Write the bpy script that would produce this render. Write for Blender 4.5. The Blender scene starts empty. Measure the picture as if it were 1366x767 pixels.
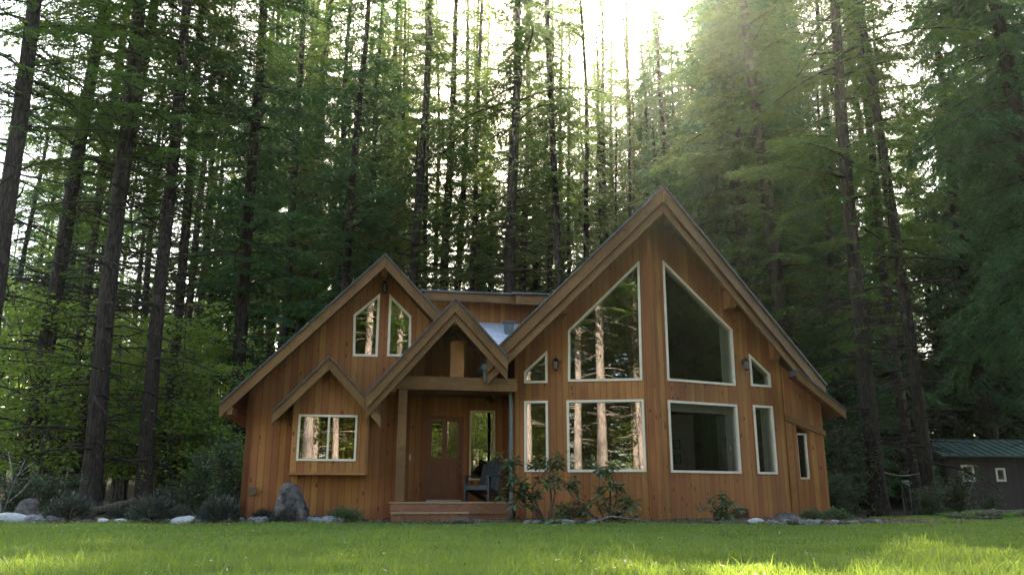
import bpy, math, random
import numpy as np
from mathutils import Vector, Matrix
from mathutils.geometry import tessellate_polygon

C = bpy.context.scene.collection
scene = bpy.context.scene
R = math.radians
# ------------------------------------------------------------------ camera, sky, sun, exposure
EYE = 0.62
cam_d = bpy.data.cameras.new('camera')
cam = bpy.data.objects.new('camera', cam_d)
C.objects.link(cam)
cam_d.sensor_width = 36.0
cam_d.lens = 28.67
cam_d.clip_end = 2000
cam.location = (0, 0, EYE)
cam.rotation_euler = (R(90 + 14.5), 0, 0)
scene.camera = cam

SUN_EL, SUN_AZ = 35.0, 4.6            # the sun stands behind the house, a little right of straight ahead
world = bpy.data.worlds.new('World')
scene.world = world
world.use_nodes = True
wn, wl = world.node_tree.nodes, world.node_tree.links
bg = wn['Background']
sky = wn.new('ShaderNodeTexSky')
sky.sky_type = 'NISHITA'
sky.sun_disc = False
sky.sun_elevation = R(SUN_EL)
sky.sun_rotation = R(SUN_AZ)
sky.air_density = 1.0
sky.dust_density = 2.5
sky.ozone_density = 1.0
wl.new(sky.outputs[0], bg.inputs['Color'])
bg.inputs['Strength'].default_value = 0.15

sun_d = bpy.data.lights.new('sun', 'SUN')
sun = bpy.data.objects.new('sun', sun_d)
C.objects.link(sun)
sun_d.energy = 5.0
sun_d.angle = R(0.5)
sun_d.color = (1.0, 0.93, 0.80)
sd = Vector((math.sin(R(SUN_AZ)) * math.cos(R(SUN_EL)), math.cos(R(SUN_AZ)) * math.cos(R(SUN_EL)), math.sin(R(SUN_EL))))
sun.rotation_euler = sd.to_track_quat('Z', 'Y').to_euler()
sun.location = sd * 150

vs = scene.view_settings
vs.view_transform = 'Standard'
vs.look = 'None'
vs.exposure = 2.75
vs.gamma = 1.0
vs.use_curve_mapping = False
vs.use_white_balance = True            # the camera's white balance: shade
vs.white_balance_temperature = 7200
vs.white_balance_tint = 10
scene.cycles.use_denoising = True
scene.cycles.max_bounces = 8
scene.cycles.diffuse_bounces = 4
scene.cycles.glossy_bounces = 4
scene.cycles.transmission_bounces = 4
scene.cycles.transparent_max_bounces = 16
scene.cycles.caustics_reflective = False
scene.cycles.caustics_refractive = False
scene.cycles.sample_clamp_indirect = 6.0

# ------------------------------------------------------------------ material helpers
def new_mat(name):
    m = bpy.data.materials.new(name)
    m.use_nodes = True
    nt = m.node_tree
    for n in list(nt.nodes):
        nt.nodes.remove(n)
    out = nt.nodes.new('ShaderNodeOutputMaterial')
    return m, nt, out

class N:
    """small wrapper for writing node trees"""
    def __init__(s, nt): s.nt = nt
    def __call__(s, typ, **kw):
        n = s.nt.nodes.new(typ)
        for k, v in kw.items():
            if k.startswith('i_'):
                key = k[2:]
                key = int(key) if key.isdigit() else key.replace('_', ' ')
                inp = n.inputs[key]
                if hasattr(v, 'links') or isinstance(v, bpy.types.NodeSocket):
                    s.nt.links.new(v, inp)
                else:
                    inp.default_value = v
            else:
                setattr(n, k, v)
        return n
    def math(s, op, a, b=None, clamp=False):
        n = s.nt.nodes.new('ShaderNodeMath'); n.operation = op; n.use_clamp = clamp
        for i, v in enumerate((a, b)):
            if v is None: continue
            if isinstance(v, bpy.types.NodeSocket): s.nt.links.new(v, n.inputs[i])
            else: n.inputs[i].default_value = v
        return n.outputs[0]
    def mix(s, fac, a, b, blend='MIX'):
        n = s.nt.nodes.new('ShaderNodeMixRGB'); n.blend_type = blend
        for i, v in enumerate((fac, a, b)):
            if isinstance(v, bpy.types.NodeSocket): s.nt.links.new(v, n.inputs[i])
            else:
                n.inputs[i].default_value = v if i == 0 else (tuple(v) + (1,) if len(v) == 3 else v)
        return n.outputs[0]
    def ramp(s, fac, stops):
        n = s.nt.nodes.new('ShaderNodeValToRGB')
        s.nt.links.new(fac, n.inputs[0])
        e = n.color_ramp.elements
        while len(e) < len(stops): e.new(0.5)
        for k, (p, c) in enumerate(stops):
            e[k].position = p
            e[k].color = tuple(c) + (1,) if len(c) == 3 else c
        return n.outputs[0]
    def link(s, a, b): s.nt.links.new(a, b)

def wood_mat(name, base, dark, board=0.0, rough=0.6, knots=True, var=0.35):
    """wood whose grain runs along V of the UV map (metres); board > 0 adds vertical boards of that width"""
    m, nt, out = new_mat(name); n = N(nt)
    uv = n('ShaderNodeUVMap').outputs[0]
    sep = n('ShaderNodeSeparateXYZ', i_0=uv)
    u, v = sep.outputs[0], sep.outputs[1]
    info = n('ShaderNodeObjectInfo')
    if board > 0:
        q = n.math('DIVIDE', u, board)
        cell = n.math('FLOOR', q)
        fr = n.math('FRACT', q)
        rnd = n('ShaderNodeTexWhiteNoise', noise_dimensions='1D', i_W=cell).outputs[0]
        edge = n.math('MINIMUM', fr, n.math('SUBTRACT', 1.0, fr))
        groove = n('ShaderNodeMapRange', i_0=edge, i_1=0.015, i_2=0.075).outputs[0]
    else:
        rnd = n('ShaderNodeTexNoise', i_Vector=uv, i_Scale=0.7, i_Detail=1.0).outputs[0]
        cell = rnd
    shift = n('ShaderNodeCombineXYZ', i_0=n.math('MULTIPLY', u, 1.0), i_1=n.math('ADD', v, n.math('MULTIPLY', rnd, 37.0)), i_2=n.math('MULTIPLY', rnd, 11.0))
    g1 = n('ShaderNodeMapping', i_Vector=shift.outputs[0], i_Scale=(42, 2.2, 5)).outputs[0]
    grain = n('ShaderNodeTexNoise', i_Vector=g1, i_Scale=1.0, i_Detail=5.0, i_Roughness=0.65, i_Distortion=0.6).outputs[0]
    g2 = n('ShaderNodeMapping', i_Vector=shift.outputs[0], i_Scale=(5, 0.5, 3)).outputs[0]
    broad = n('ShaderNodeTexNoise', i_Vector=g2, i_Scale=1.0, i_Detail=3.0).outputs[0]
    wea = n('ShaderNodeTexNoise', i_Vector=uv, i_Scale=0.45, i_Detail=4.0).outputs[0]
    t = n.math('ADD', n.math('MULTIPLY', grain, 0.5), n.math('MULTIPLY', broad, 0.5))
    col = n.ramp(t, [(0.3, dark), (0.5, [(a * .55 + b * .45) for a, b in zip(base, dark)]), (0.68, base)])
    tone = n('ShaderNodeMapRange', i_0=rnd, i_3=1.0 - var, i_4=1.0 + var * .55).outputs[0]
    tone2 = n('ShaderNodeMapRange', i_0=wea, i_1=0.3, i_2=0.7, i_3=0.66, i_4=1.15).outputs[0]
    hsv = n('ShaderNodeHueSaturation', i_Color=col, i_Value=n.math('MULTIPLY', tone, tone2),
            i_Hue=n('ShaderNodeMapRange', i_0=rnd, i_3=0.488, i_4=0.508).outputs[0])
    col = hsv.outputs[0]
    hgt = n.math('MULTIPLY', grain, 0.25)
    if knots:
        kc = n('ShaderNodeMapping', i_Vector=shift.outputs[0], i_Scale=(8.0, 3.6, 3)).outputs[0]
        vor = n('ShaderNodeTexVoronoi', i_Vector=kc, i_Scale=1.0)
        keep = n.math('GREATER_THAN', n('ShaderNodeSeparateXYZ', i_0=vor.outputs['Color']).outputs[0], 0.62)
        k = n('ShaderNodeMapRange', i_0=vor.outputs['Distance'], i_1=0.10, i_2=0.22, i_3=1.0, i_4=0.0).outputs[0]
        kf = n.math('MULTIPLY', n.math('MULTIPLY', k, keep), 0.92)
        col = n.mix(kf, col, [c * .22 for c in dark])
    if board > 0:
        col = n.mix(n.math('MULTIPLY', n.math('SUBTRACT', 1.0, groove), 0.62), col, [c * .25 for c in dark])
        hgt = n.math('ADD', hgt, n.math('MULTIPLY', groove, 1.0))
    bump = n('ShaderNodeBump', i_Strength=0.5, i_Distance=0.008, i_Height=hgt)
    p = n('ShaderNodeBsdfPrincipled', i_Base_Color=col, i_Roughness=rough, i_Normal=bump.outputs[0])
    p.inputs['Specular IOR Level'].default_value = 0.3
    n.link(p.outputs[0], out.inputs[0])
    return m

def plain_mat(name, col, rough=0.5, metal=0.0, noise=0.15, scale=6.0, bump=0.0, spec=0.5, col2=None, wcoord='Object'):
    m, nt, out = new_mat(name); n = N(nt)
    tc = n('ShaderNodeTexCoord').outputs[wcoord]
    nz = n('ShaderNodeTexNoise', i_Vector=tc, i_Scale=scale, i_Detail=6.0, i_Roughness=0.6).outputs[0]
    lo = [c * (1 - noise * 1.6) for c in col]; hi = [min(1, c * (1 + noise)) for c in col]
    c = n.ramp(nz, [(0.32, lo), (0.68, col2 or hi)])
    rnd = n('ShaderNodeObjectInfo').outputs['Random']
    p = n('ShaderNodeBsdfPrincipled', i_Base_Color=c, i_Roughness=rough, i_Metallic=metal)
    p.inputs['Specular IOR Level'].default_value = spec
    if bump:
        b = n('ShaderNodeBump', i_Strength=1.0, i_Distance=bump, i_Height=nz)
        n.link(b.outputs[0], p.inputs['Normal'])
    n.link(p.outputs[0], out.inputs[0])
    return m

def leaf_mat(name, c0, c1, trans, tcol, rough=0.5, spec=0.3, patch=0.6):
    """thin leaves: reflect one colour, let light through in another; tone differs leaf by leaf and clump by clump"""
    m, nt, out = new_mat(name); n = N(nt)
    geo = n('ShaderNodeNewGeometry')
    rnd = geo.outputs['Random Per Island']
    obj = n('ShaderNodeObjectInfo').outputs['Random']
    pos = n('ShaderNodeTexCoord').outputs['Object']
    nz = n('ShaderNodeTexNoise', i_Vector=pos, i_Scale=patch, i_Detail=2.0).outputs[0]
    f = n.math('ADD', n.math('MULTIPLY', rnd, 0.55), n.math('MULTIPLY', nz, 0.6), clamp=True)
    col = n.mix(f, c0, c1)
    tone = n('ShaderNodeMapRange', i_0=obj, i_3=0.78, i_4=1.18).outputs[0]
    hue = n('ShaderNodeMapRange', i_0=obj, i_3=0.485, i_4=0.512).outputs[0]
    col = n('ShaderNodeHueSaturation', i_Color=col, i_Value=tone, i_Hue=hue).outputs[0]
    p = n('ShaderNodeBsdfPrincipled', i_Base_Color=col, i_Roughness=rough)
    p.inputs['Specular IOR Level'].default_value = spec
    tr = n('ShaderNodeBsdfTranslucent', i_Color=n.mix(0.35, tcol, col))
    mx = n('ShaderNodeMixShader', i_0=trans, i_1=p.outputs[0], i_2=tr.outputs[0])
    n.link(mx.outputs[0], out.inputs[0])
    return m

def bark_mat(name, c0, c1, mosscol=None, scale=1.0):
    m, nt, out = new_mat(name); n = N(nt)
    pos = n('ShaderNodeTexCoord').outputs['Object']
    mp = n('ShaderNodeMapping', i_Vector=pos, i_Scale=(9 * scale, 9 * scale, 1.6 * scale)).outputs[0]
    a = n('ShaderNodeTexNoise', i_Vector=mp, i_Scale=1.0, i_Detail=6.0, i_Roughness=0.65, i_Distortion=0.8).outputs[0]
    b = n('ShaderNodeTexVoronoi', i_Vector=mp, i_Scale=1.3, feature='DISTANCE_TO_EDGE').outputs[0]
    t = n.math('MULTIPLY', a, n('ShaderNodeMapRange', i_0=b, i_1=0.0, i_2=0.25, i_3=0.55, i_4=1.15).outputs[0])
    col = n.ramp(t, [(0.22, c0), (0.62, c1)])
    if mosscol:
        mz = n('ShaderNodeTexNoise', i_Vector=pos, i_Scale=0.8, i_Detail=4.0).outputs[0]
        col = n.mix(n('ShaderNodeMapRange', i_0=mz, i_1=0.5, i_2=0.66, i_4=0.7).outputs[0], col, mosscol)
    bump = n('ShaderNodeBump', i_Strength=0.9, i_Distance=0.05, i_Height=t)
    p = n('ShaderNodeBsdfPrincipled', i_Base_Color=col, i_Roughness=0.9, i_Normal=bump.outputs[0])
    p.inputs['Specular IOR Level'].default_value = 0.15
    n.link(p.outputs[0], out.inputs[0])
    return m

def glass_mat():
    m, nt, out = new_mat('window_glass'); n = N(nt)
    pos = n('ShaderNodeTexCoord').outputs['Object']
    nz = n('ShaderNodeTexNoise', i_Vector=pos, i_Scale=1.1, i_Detail=1.0).outputs[0]
    bump = n('ShaderNodeBump', i_Strength=0.05, i_Distance=0.02, i_Height=nz)
    lw = n('ShaderNodeLayerWeight', i_Blend=0.5, i_Normal=bump.outputs[0]).outputs['Facing']
    fr = n.math('ADD', 0.13, n.math('MULTIPLY', n.math('POWER', lw, 5.0), 0.87))
    tr = n('ShaderNodeBsdfTransparent', i_Color=(0.80, 0.80, 0.78, 1))
    gl = n('ShaderNodeBsdfGlossy', i_Roughness=0.0, i_Normal=bump.outputs[0], i_Color=(1, 1, 1, 1))
    mx = n('ShaderNodeMixShader', i_0=fr, i_1=tr.outputs[0], i_2=gl.outputs[0])
    n.link(mx.outputs[0], out.inputs[0])
    return m

def roof_mat(name, c0, c1, rough=0.55, metal=0.0):
    m, nt, out = new_mat(name); n = N(nt)
    uv = n('ShaderNodeUVMap').outputs[0]
    br = n('ShaderNodeTexBrick', i_Vector=uv, i_Scale=1.0, i_Color1=tuple(c0) + (1,), i_Color2=tuple(c1) + (1,), i_Mortar=(c0[0] * .4, c0[1] * .4, c0[2] * .4, 1))
    br.inputs['Brick Width'].default_value = 0.3
    br.inputs['Row Height'].default_value = 0.14
    br.inputs['Mortar Size'].default_value = 0.006
    nz = n('ShaderNodeTexNoise', i_Vector=uv, i_Scale=1.5, i_Detail=6.0).outputs[0]
    col = n.mix(n('ShaderNodeMapRange', i_0=nz, i_1=0.4, i_2=0.75, i_4=0.6).outputs[0], br.outputs[0], [c * .45 for c in c0])
    bump = n('ShaderNodeBump', i_Strength=0.6, i_Distance=0.01, i_Height=n.math('ADD', br.outputs['Fac'], nz))
    p = n('ShaderNodeBsdfPrincipled', i_Base_Color=col, i_Roughness=rough, i_Metallic=metal, i_Normal=bump.outputs[0])
    n.link(p.outputs[0], out.inputs[0])
    return m

def ground_mat(name, cols, scale, bump=0.03, speck=None):
    m, nt, out = new_mat(name); n = N(nt)
    pos = n('ShaderNodeTexCoord').outputs['Object']
    big = n('ShaderNodeTexNoise', i_Vector=pos, i_Scale=0.35, i_Detail=4.0).outputs[0]
    fine = n('ShaderNodeTexNoise', i_Vector=pos, i_Scale=scale, i_Detail=8.0, i_Roughness=0.7).outputs[0]
    t = n.math('ADD', n.math('MULTIPLY', big, 0.5), n.math('MULTIPLY', fine, 0.5))
    col = n.ramp(t, [(0.34, cols[0]), (0.5, cols[1]), (0.64, cols[2])])
    if speck:
        vor = n('ShaderNodeTexVoronoi', i_Vector=pos, i_Scale=22.0)
        col = n.mix(n.math('MULTIPLY', n.math('GREATER_THAN', n('ShaderNodeSeparateXYZ', i_0=vor.outputs['Color']).outputs[0], 0.7), 0.7), col, speck)
    b = n('ShaderNodeBump', i_Strength=1.0, i_Distance=bump, i_Height=fine)
    p = n('ShaderNodeBsdfPrincipled', i_Base_Color=col, i_Roughness=0.95, i_Normal=b.outputs[0])
    p.inputs['Specular IOR Level'].default_value = 0.1
    n.link(p.outputs[0], out.inputs[0])
    return m

M = {
    'siding': wood_mat('cedar_siding', (0.47, 0.200, 0.060), (0.30, 0.110, 0.030), board=0.145, var=0.19),
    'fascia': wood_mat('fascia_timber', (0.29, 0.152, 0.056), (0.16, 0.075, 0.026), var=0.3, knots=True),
    'timber': wood_mat('post_timber', (0.46, 0.215, 0.075), (0.25, 0.095, 0.03), var=0.18),
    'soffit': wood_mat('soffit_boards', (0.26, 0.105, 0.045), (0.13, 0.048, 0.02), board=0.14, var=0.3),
    'deck': wood_mat('deck_boards', (0.34, 0.165, 0.085), (0.19, 0.085, 0.045), var=0.3, rough=0.7),
    'tread': wood_mat('worn_tread', (0.46, 0.31, 0.20), (0.30, 0.185, 0.115), var=0.2, rough=0.7),
    'door': wood_mat('door_stain', (0.27, 0.105, 0.052), (0.20, 0.072, 0.034), var=0.05, knots=False, rough=0.4),
    'inside': wood_mat('inside_boards', (0.34, 0.22, 0.13), (0.22, 0.13, 0.075), board=0.16, var=0.2, rough=0.5),
    'roof': roof_mat('roof_shingles', (0.10, 0.10, 0.105), (0.14, 0.14, 0.145)),
    'sheen_roof': roof_mat('sky_sheen_shingles', (0.52, 0.55, 0.58), (0.60, 0.63, 0.66), rough=0.32),  # the sky's sheen on the shingles is put into this pale colour
    'frame': plain_mat('cream_trim', (0.80, 0.69, 0.54), rough=0.45, noise=0.06),
    'grey_frame': plain_mat('grey_trim', (0.55, 0.55, 0.53), rough=0.45, noise=0.06),
    'glass': glass_mat(),
    'metal': plain_mat('dark_metal', (0.04, 0.038, 0.036), rough=0.4, metal=0.7),
    'gutter': plain_mat('grey_green_gutter', (0.13, 0.16, 0.16), rough=0.45, noise=0.1),
    'vent': plain_mat('brown_vent', (0.12, 0.075, 0.04), rough=0.6),
    'chair': plain_mat('charcoal_paint', (0.032, 0.034, 0.034), rough=0.5, noise=0.2, scale=14),
    'concrete': plain_mat('footing', (0.10, 0.075, 0.06), rough=0.9, noise=0.3),
    'rock': plain_mat('grey_rock', (0.27, 0.26, 0.25), rough=0.85, noise=0.4, scale=5, bump=0.03, spec=0.2),
    'pale_rock': plain_mat('pale_rock', (0.48, 0.465, 0.44), rough=0.8, noise=0.2, scale=6, bump=0.02, spec=0.2),
    'dark_rock': plain_mat('dark_rock', (0.10, 0.085, 0.075), rough=0.9, noise=0.4, scale=6, bump=0.05, spec=0.15, col2=(0.19, 0.165, 0.145)),
    'boulder': plain_mat('speckled_boulder', (0.085, 0.077, 0.074), rough=0.9, noise=0.5, scale=7, bump=0.10, spec=0.15, col2=(0.20, 0.18, 0.165)),
    'bark': bark_mat('fir_bark', (0.018, 0.013, 0.010), (0.075, 0.054, 0.041)),
    'mossbark': bark_mat('mossy_bark', (0.04, 0.032, 0.022), (0.16, 0.13, 0.10), mosscol=(0.07, 0.085, 0.03)),
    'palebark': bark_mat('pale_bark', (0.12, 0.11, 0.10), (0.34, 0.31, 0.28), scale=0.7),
    'sunlitbark': bark_mat('sunlit_bark', (0.22, 0.175, 0.15), (0.50, 0.42, 0.375)),  # sunlight painted in: far paler and pinker than the fir bark
    'needle': leaf_mat('fir_needles', (0.018, 0.055, 0.013), (0.048, 0.118, 0.020), 0.42, (0.22, 0.33, 0.03)),
    'hemlock': leaf_mat('hemlock_needles', (0.015, 0.056, 0.020), (0.038, 0.108, 0.030), 0.36, (0.10, 0.24, 0.035)),
    'maple': leaf_mat('maple_leaves', (0.090, 0.165, 0.028), (0.185, 0.285, 0.050), 0.58, (0.42, 0.55, 0.06)),
    'shrubleaf': leaf_mat('shrub_leaves', (0.045, 0.072, 0.035), (0.095, 0.135, 0.06), 0.25, (0.14, 0.2, 0.05), rough=0.4, patch=3),
    'heather': leaf_mat('heather_leaves', (0.030, 0.036, 0.028), (0.085, 0.090, 0.070), 0.2, (0.1, 0.13, 0.06), patch=4),
    'rhodo': leaf_mat('rhododendron_leaves', (0.055, 0.095, 0.042), (0.13, 0.185, 0.085), 0.25, (0.2, 0.28, 0.06), rough=0.3, spec=0.5, patch=3),
    'fern': leaf_mat('fern_fronds', (0.07, 0.14, 0.03), (0.14, 0.23, 0.05), 0.4, (0.26, 0.38, 0.05), patch=3),
    'grass': leaf_mat('grass_blades', (0.074, 0.138, 0.030), (0.145, 0.215, 0.050), 0.46, (0.36, 0.46, 0.055), rough=0.45, patch=0.9),
    'lawn': ground_mat('lawn_soil', [(0.035, 0.06, 0.018), (0.045, 0.08, 0.024), (0.055, 0.095, 0.028)], 30),
    'floor': ground_mat('forest_floor', [(0.030, 0.024, 0.014), (0.060, 0.046, 0.026), (0.055, 0.070, 0.022)], 6, speck=(0.11, 0.075, 0.04)),
    'mulch': ground_mat('bark_mulch', [(0.045, 0.028, 0.020), (0.085, 0.052, 0.036), (0.13, 0.085, 0.06)], 18, speck=(0.16, 0.10, 0.07)),
    'green_metal': plain_mat('green_metal_roof', (0.032, 0.070, 0.045), rough=0.55, metal=0.3, noise=0.15),
    'shed_wood': wood_mat('shed_boards', (0.055, 0.030, 0.019), (0.03, 0.017, 0.011), board=0.18, var=0.25, knots=False),
    'rope': plain_mat('pale_rope', (0.55, 0.58, 0.60), rough=0.8, noise=0.5, scale=3.0, col2=(0.62, 0.62, 0.35)),
    'weathered': wood_mat('weathered_wood', (0.26, 0.245, 0.22), (0.16, 0.15, 0.135), var=0.2),
    'shade': plain_mat('red_lampshade', (0.42, 0.10, 0.05), rough=0.8),
    'plaster': plain_mat('inside_plaster', (0.48, 0.43, 0.37), rough=0.9, noise=0.05),
    'sofa': plain_mat('maroon_cloth', (0.13, 0.03, 0.025), rough=0.9),
    'paper': plain_mat('picture_paper', (0.42, 0.40, 0.36), rough=0.8, noise=0.5, scale=9),
    'lamp_glass': plain_mat('smoky_lamp_glass', (0.16, 0.15, 0.13), rough=0.15),
    'litter': leaf_mat('dry_litter', (0.09, 0.05, 0.028), (0.26, 0.17, 0.10), 0.15, (0.3, 0.2, 0.1)),
    'fleck': leaf_mat('pale_flecks', (0.55, 0.55, 0.45), (0.70, 0.68, 0.60), 0.3, (0.6, 0.6, 0.5)),  # one pale colour for petals, dry bits and painted grass glints
    'brass': plain_mat('brass', (0.45, 0.30, 0.12), rough=0.3, metal=1.0),
}

# ------------------------------------------------------------------ object helpers
def tag(o, label=None, cat=None, group=None, kind=None):
    if label: o['label'] = label
    if cat: o['category'] = cat
    if group: o['group'] = group
    if kind: o['kind'] = kind
    return o

def empty(name, loc=(0, 0, 0), rz=0.0, label=None, cat=None, group=None):
    o = bpy.data.objects.new(name, None)
    o.empty_display_size = 0.3
    C.objects.link(o)
    o.location = loc
    o.rotation_euler = (0, 0, rz)
    return tag(o, label, cat, group)

def np_obj(name, verts, faces_per, mats, parent=None, matidx=None, smooth=False):
    """verts (n,3); faces_per = list of (m,k) index arrays"""
    me = bpy.data.meshes.new(name)
    nv = len(verts)
    me.vertices.add(nv)
    me.vertices.foreach_set('co', np.asarray(verts, dtype=np.float32).ravel())
    loops = np.concatenate([f.ravel() for f in faces_per]).astype(np.int32)
    sizes = np.concatenate([np.full(len(f), f.shape[1]) for f in faces_per]).astype(np.int32)
    starts = np.concatenate([[0], np.cumsum(sizes)[:-1]]).astype(np.int32)
    me.loops.add(len(loops))
    me.loops.foreach_set('vertex_index', loops)
    me.polygons.add(len(sizes))
    me.polygons.foreach_set('loop_start', starts)
    me.polygons.foreach_set('loop_total', sizes)
    for mt in (mats if isinstance(mats, (list, tuple)) else [mats]):
        me.materials.append(mt)
    if matidx is not None:
        me.polygons.foreach_set('material_index', np.asarray(matidx, dtype=np.int32))
    if smooth:
        me.polygons.foreach_set('use_smooth', np.ones(len(sizes), dtype=bool))
    me.update(calc_edges=True)
    o = bpy.data.objects.new(name, me)
    C.objects.link(o)
    if parent: o.parent = parent
    return o

_rs = random.Random(5)
class MB:
    """collects polygons with UVs laid along the grain, then links them as ONE mesh object"""
    def __init__(s):
        s.v, s.f, s.uv, s.mi = [], [], [], []
    def poly(s, pts, g=(0, 0, 1), off=(0, 0), mi=0):
        pts = [Vector(p) for p in pts]
        nrm = Vector((0, 0, 0))
        for i in range(len(pts)):
            a, b = pts[i], pts[(i + 1) % len(pts)]
            nrm += Vector(((a.y - b.y) * (a.z + b.z), (a.z - b.z) * (a.x + b.x), (a.x - b.x) * (a.y + b.y)))
        nrm.normalize()
        g = Vector(g).normalized()
        ac = nrm.cross(g)
        if ac.length < 0.2:
            g = Vector((1, 0, 0)) if abs(nrm.x) < 0.8 else Vector((0, 1, 0))
            ac = nrm.cross(g)
        ac.normalize()
        if abs(ac.x) > abs(ac.y):
            if ac.x < 0: ac = -ac
        elif ac.y < 0: ac = -ac
        k = len(s.v)
        s.v += [tuple(p) for p in pts]
        s.f.append(list(range(k, k + len(pts))))
        s.uv += [(p.dot(ac) + off[0], p.dot(g) + off[1]) for p in pts]
        s.mi.append(mi)
    def prism(s, pts, ext, g=(0, 0, 1), jitter=True, mi=0):
        """polygon pts pushed along ext"""
        off = (_rs.uniform(0, 50), _rs.uniform(0, 50)) if jitter else (0, 0)
        a = [Vector(p) for p in pts]; e = Vector(ext)
        nrm = Vector((0, 0, 0))
        for i in range(len(a)):
            p, q = a[i], a[(i + 1) % len(a)]
            nrm += Vector(((p.y - q.y) * (p.z + q.z), (p.z - q.z) * (p.x + q.x), (p.x - q.x) * (p.y + q.y)))
        if nrm.dot(e) > 0: a = a[::-1]
        b = [p + e for p in a]
        s.poly(a, g, off, mi); s.poly(b[::-1], g, off, mi)
        for i in range(len(a)):
            j = (i + 1) % len(a)
            s.poly([a[j], a[i], b[i], b[j]], g, off, mi)
        return s
    def box(s, lo, hi, g=(0, 0, 1), jitter=True, mi=0):
        x0, y0, z0 = lo; x1, y1, z1 = hi
        return s.prism([(x0, y0, z0), (x1, y0, z0), (x1, y0, z1), (x0, y0, z1)], (0, y1 - y0, 0), g, jitter, mi)
    def bar(s, p0, p1, w, h, side=None, mi=0):
        """square timber from p0 to p1: width w sideways, height h"""
        p0, p1 = Vector(p0), Vector(p1)
        d = (p1 - p0).normalized()
        sd_ = Vector(side).normalized() if side else (d.cross(Vector((0, 0, 1))) if abs(d.z) < 0.95 else Vector((1, 0, 0)))
        sd_.normalize()
        up = sd_.cross(d).normalized()
        q = [p0 + sd_ * a * w / 2 + up * b * h / 2 for a, b in ((-1, -1), (1, -1), (1, 1), (-1, 1))]
        return s.prism(q, p1 - p0, d, True, mi)
    def tube(s, pts, r, sides=8, r1=None, mi=0):
        pts = [Vector(p) for p in pts]
        n = len(pts)
        rings = []
        for i, p in enumerate(pts):
            d = (pts[min(i + 1, n - 1)] - pts[max(i - 1, 0)]).normalized()
            a = d.cross(Vector((0, 0, 1)) if abs(d.z) < 0.9 else Vector((1, 0, 0))).normalized()
            b = d.cross(a)
            rr = r if r1 is None else r + (r1 - r) * i / (n - 1)
            rings.append([p + (a * math.cos(t) + b * math.sin(t)) * rr for t in [2 * math.pi * k / sides for k in range(sides)]])
        for i in range(n - 1):
            for k in range(sides):
                l = (k + 1) % sides
                s.poly([rings[i][k], rings[i][l], rings[i + 1][l], rings[i + 1][k]], pts[min(i + 1, n - 1)] - pts[i], (0, 0), mi)
        s.poly(rings[0][::-1], (1, 0, 0), (0, 0), mi); s.poly(rings[-1], (1, 0, 0), (0, 0), mi)
        return s
    def lathe(s, c, prof, sides=14, mi=0):
        c = Vector(c)
        for (r0, z0), (r1, z1) in zip(prof[:-1], prof[1:]):
            for k in range(sides):
                a, b = 2 * math.pi * k / sides, 2 * math.pi * (k + 1) / sides
                P = lambda r, t, z: c + Vector((r * math.cos(t), r * math.sin(t), z))
                if r0 < 1e-5: s.poly([P(0, 0, z0), P(r1, b, z1), P(r1, a, z1)], (0, 0, 1), (0, 0), mi)
                elif r1 < 1e-5: s.poly([P(r0, a, z0), P(r0, b, z0), P(0, 0, z1)], (0, 0, 1), (0, 0), mi)
                else: s.poly([P(r0, a, z0), P(r0, b, z0), P(r1, b, z1), P(r1, a, z1)], (0, 0, 1), (0, 0), mi)
        return s
    def build(s, name, mats, parent=None, bevel=0.0, smooth=False):
        me = bpy.data.meshes.new(name)
        me.from_pydata(s.v, [], s.f)
        uvl = me.uv_layers.new(name='UVMap')
        uvl.data.foreach_set('uv', np.asarray(s.uv, dtype=np.float32).ravel())
        mats = mats if isinstance(mats, (list, tuple)) else [mats]
        for m in mats: me.materials.append(m)
        me.polygons.foreach_set('material_index', s.mi)
        if smooth: me.polygons.foreach_set('use_smooth', [True] * len(s.f))
        me.update()
        o = bpy.data.objects.new(name, me)
        C.objects.link(o)
        if parent: o.parent = parent
        if bevel > 0 or smooth:
            w = o.modifiers.new('weld', 'WELD'); w.merge_threshold = 0.0005
        if bevel > 0:
            b = o.modifiers.new('bevel', 'BEVEL'); b.width = bevel; b.segments = 2; b.limit_method = 'ANGLE'
        return o

def copy_tree(o, parent=None):
    c = o.copy()
    C.objects.link(c)
    if parent: c.parent = parent
    for ch in list(o.children):
        copy_tree(ch, c)
    return c

def smooth01(a, b, x):
    t = np.clip((np.asarray(x, dtype=float) - a) / (b - a), 0, 1)
    return t * t * (3 - 2 * t)

def ground_z(x, y):
    x = np.asarray(x, dtype=float); y = np.asarray(y, dtype=float)
    z = 0.10 * smooth01(9.0, 16.5, y) * smooth01(-30, -20, -np.abs(x))
    z = z + 0.085 * np.clip(y - 42, 0, 200) * smooth01(40, 62, y)
    z = z + 0.12 * np.sin(x * 0.31 + 1.0) * np.sin(y * 0.27) * smooth01(22, 34, np.hypot(x, y))
    return z

# ------------------------------------------------------------------ ground, lawn, planting bed
def sheet(name, xs, ys, mat, dz=0.0, zf=None, mask=None):
    X, Y = np.meshgrid(xs, ys)
    Z = ground_z(X, Y) + dz + (zf(X, Y) if zf else 0)
    v = np.stack([X.ravel(), Y.ravel(), Z.ravel()], 1)
    nx = len(xs)
    i, j = np.meshgrid(np.arange(nx - 1), np.arange(len(ys) - 1))
    a = (j * nx + i).ravel()
    f = np.stack([a, a + 1, a + nx + 1, a + nx], 1)
    if mask is not None:
        cx = v[f].mean(1)
        f = f[mask(cx[:, 0], cx[:, 1])]
    return np_obj(name, v, [f], mat, smooth=True)

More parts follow.
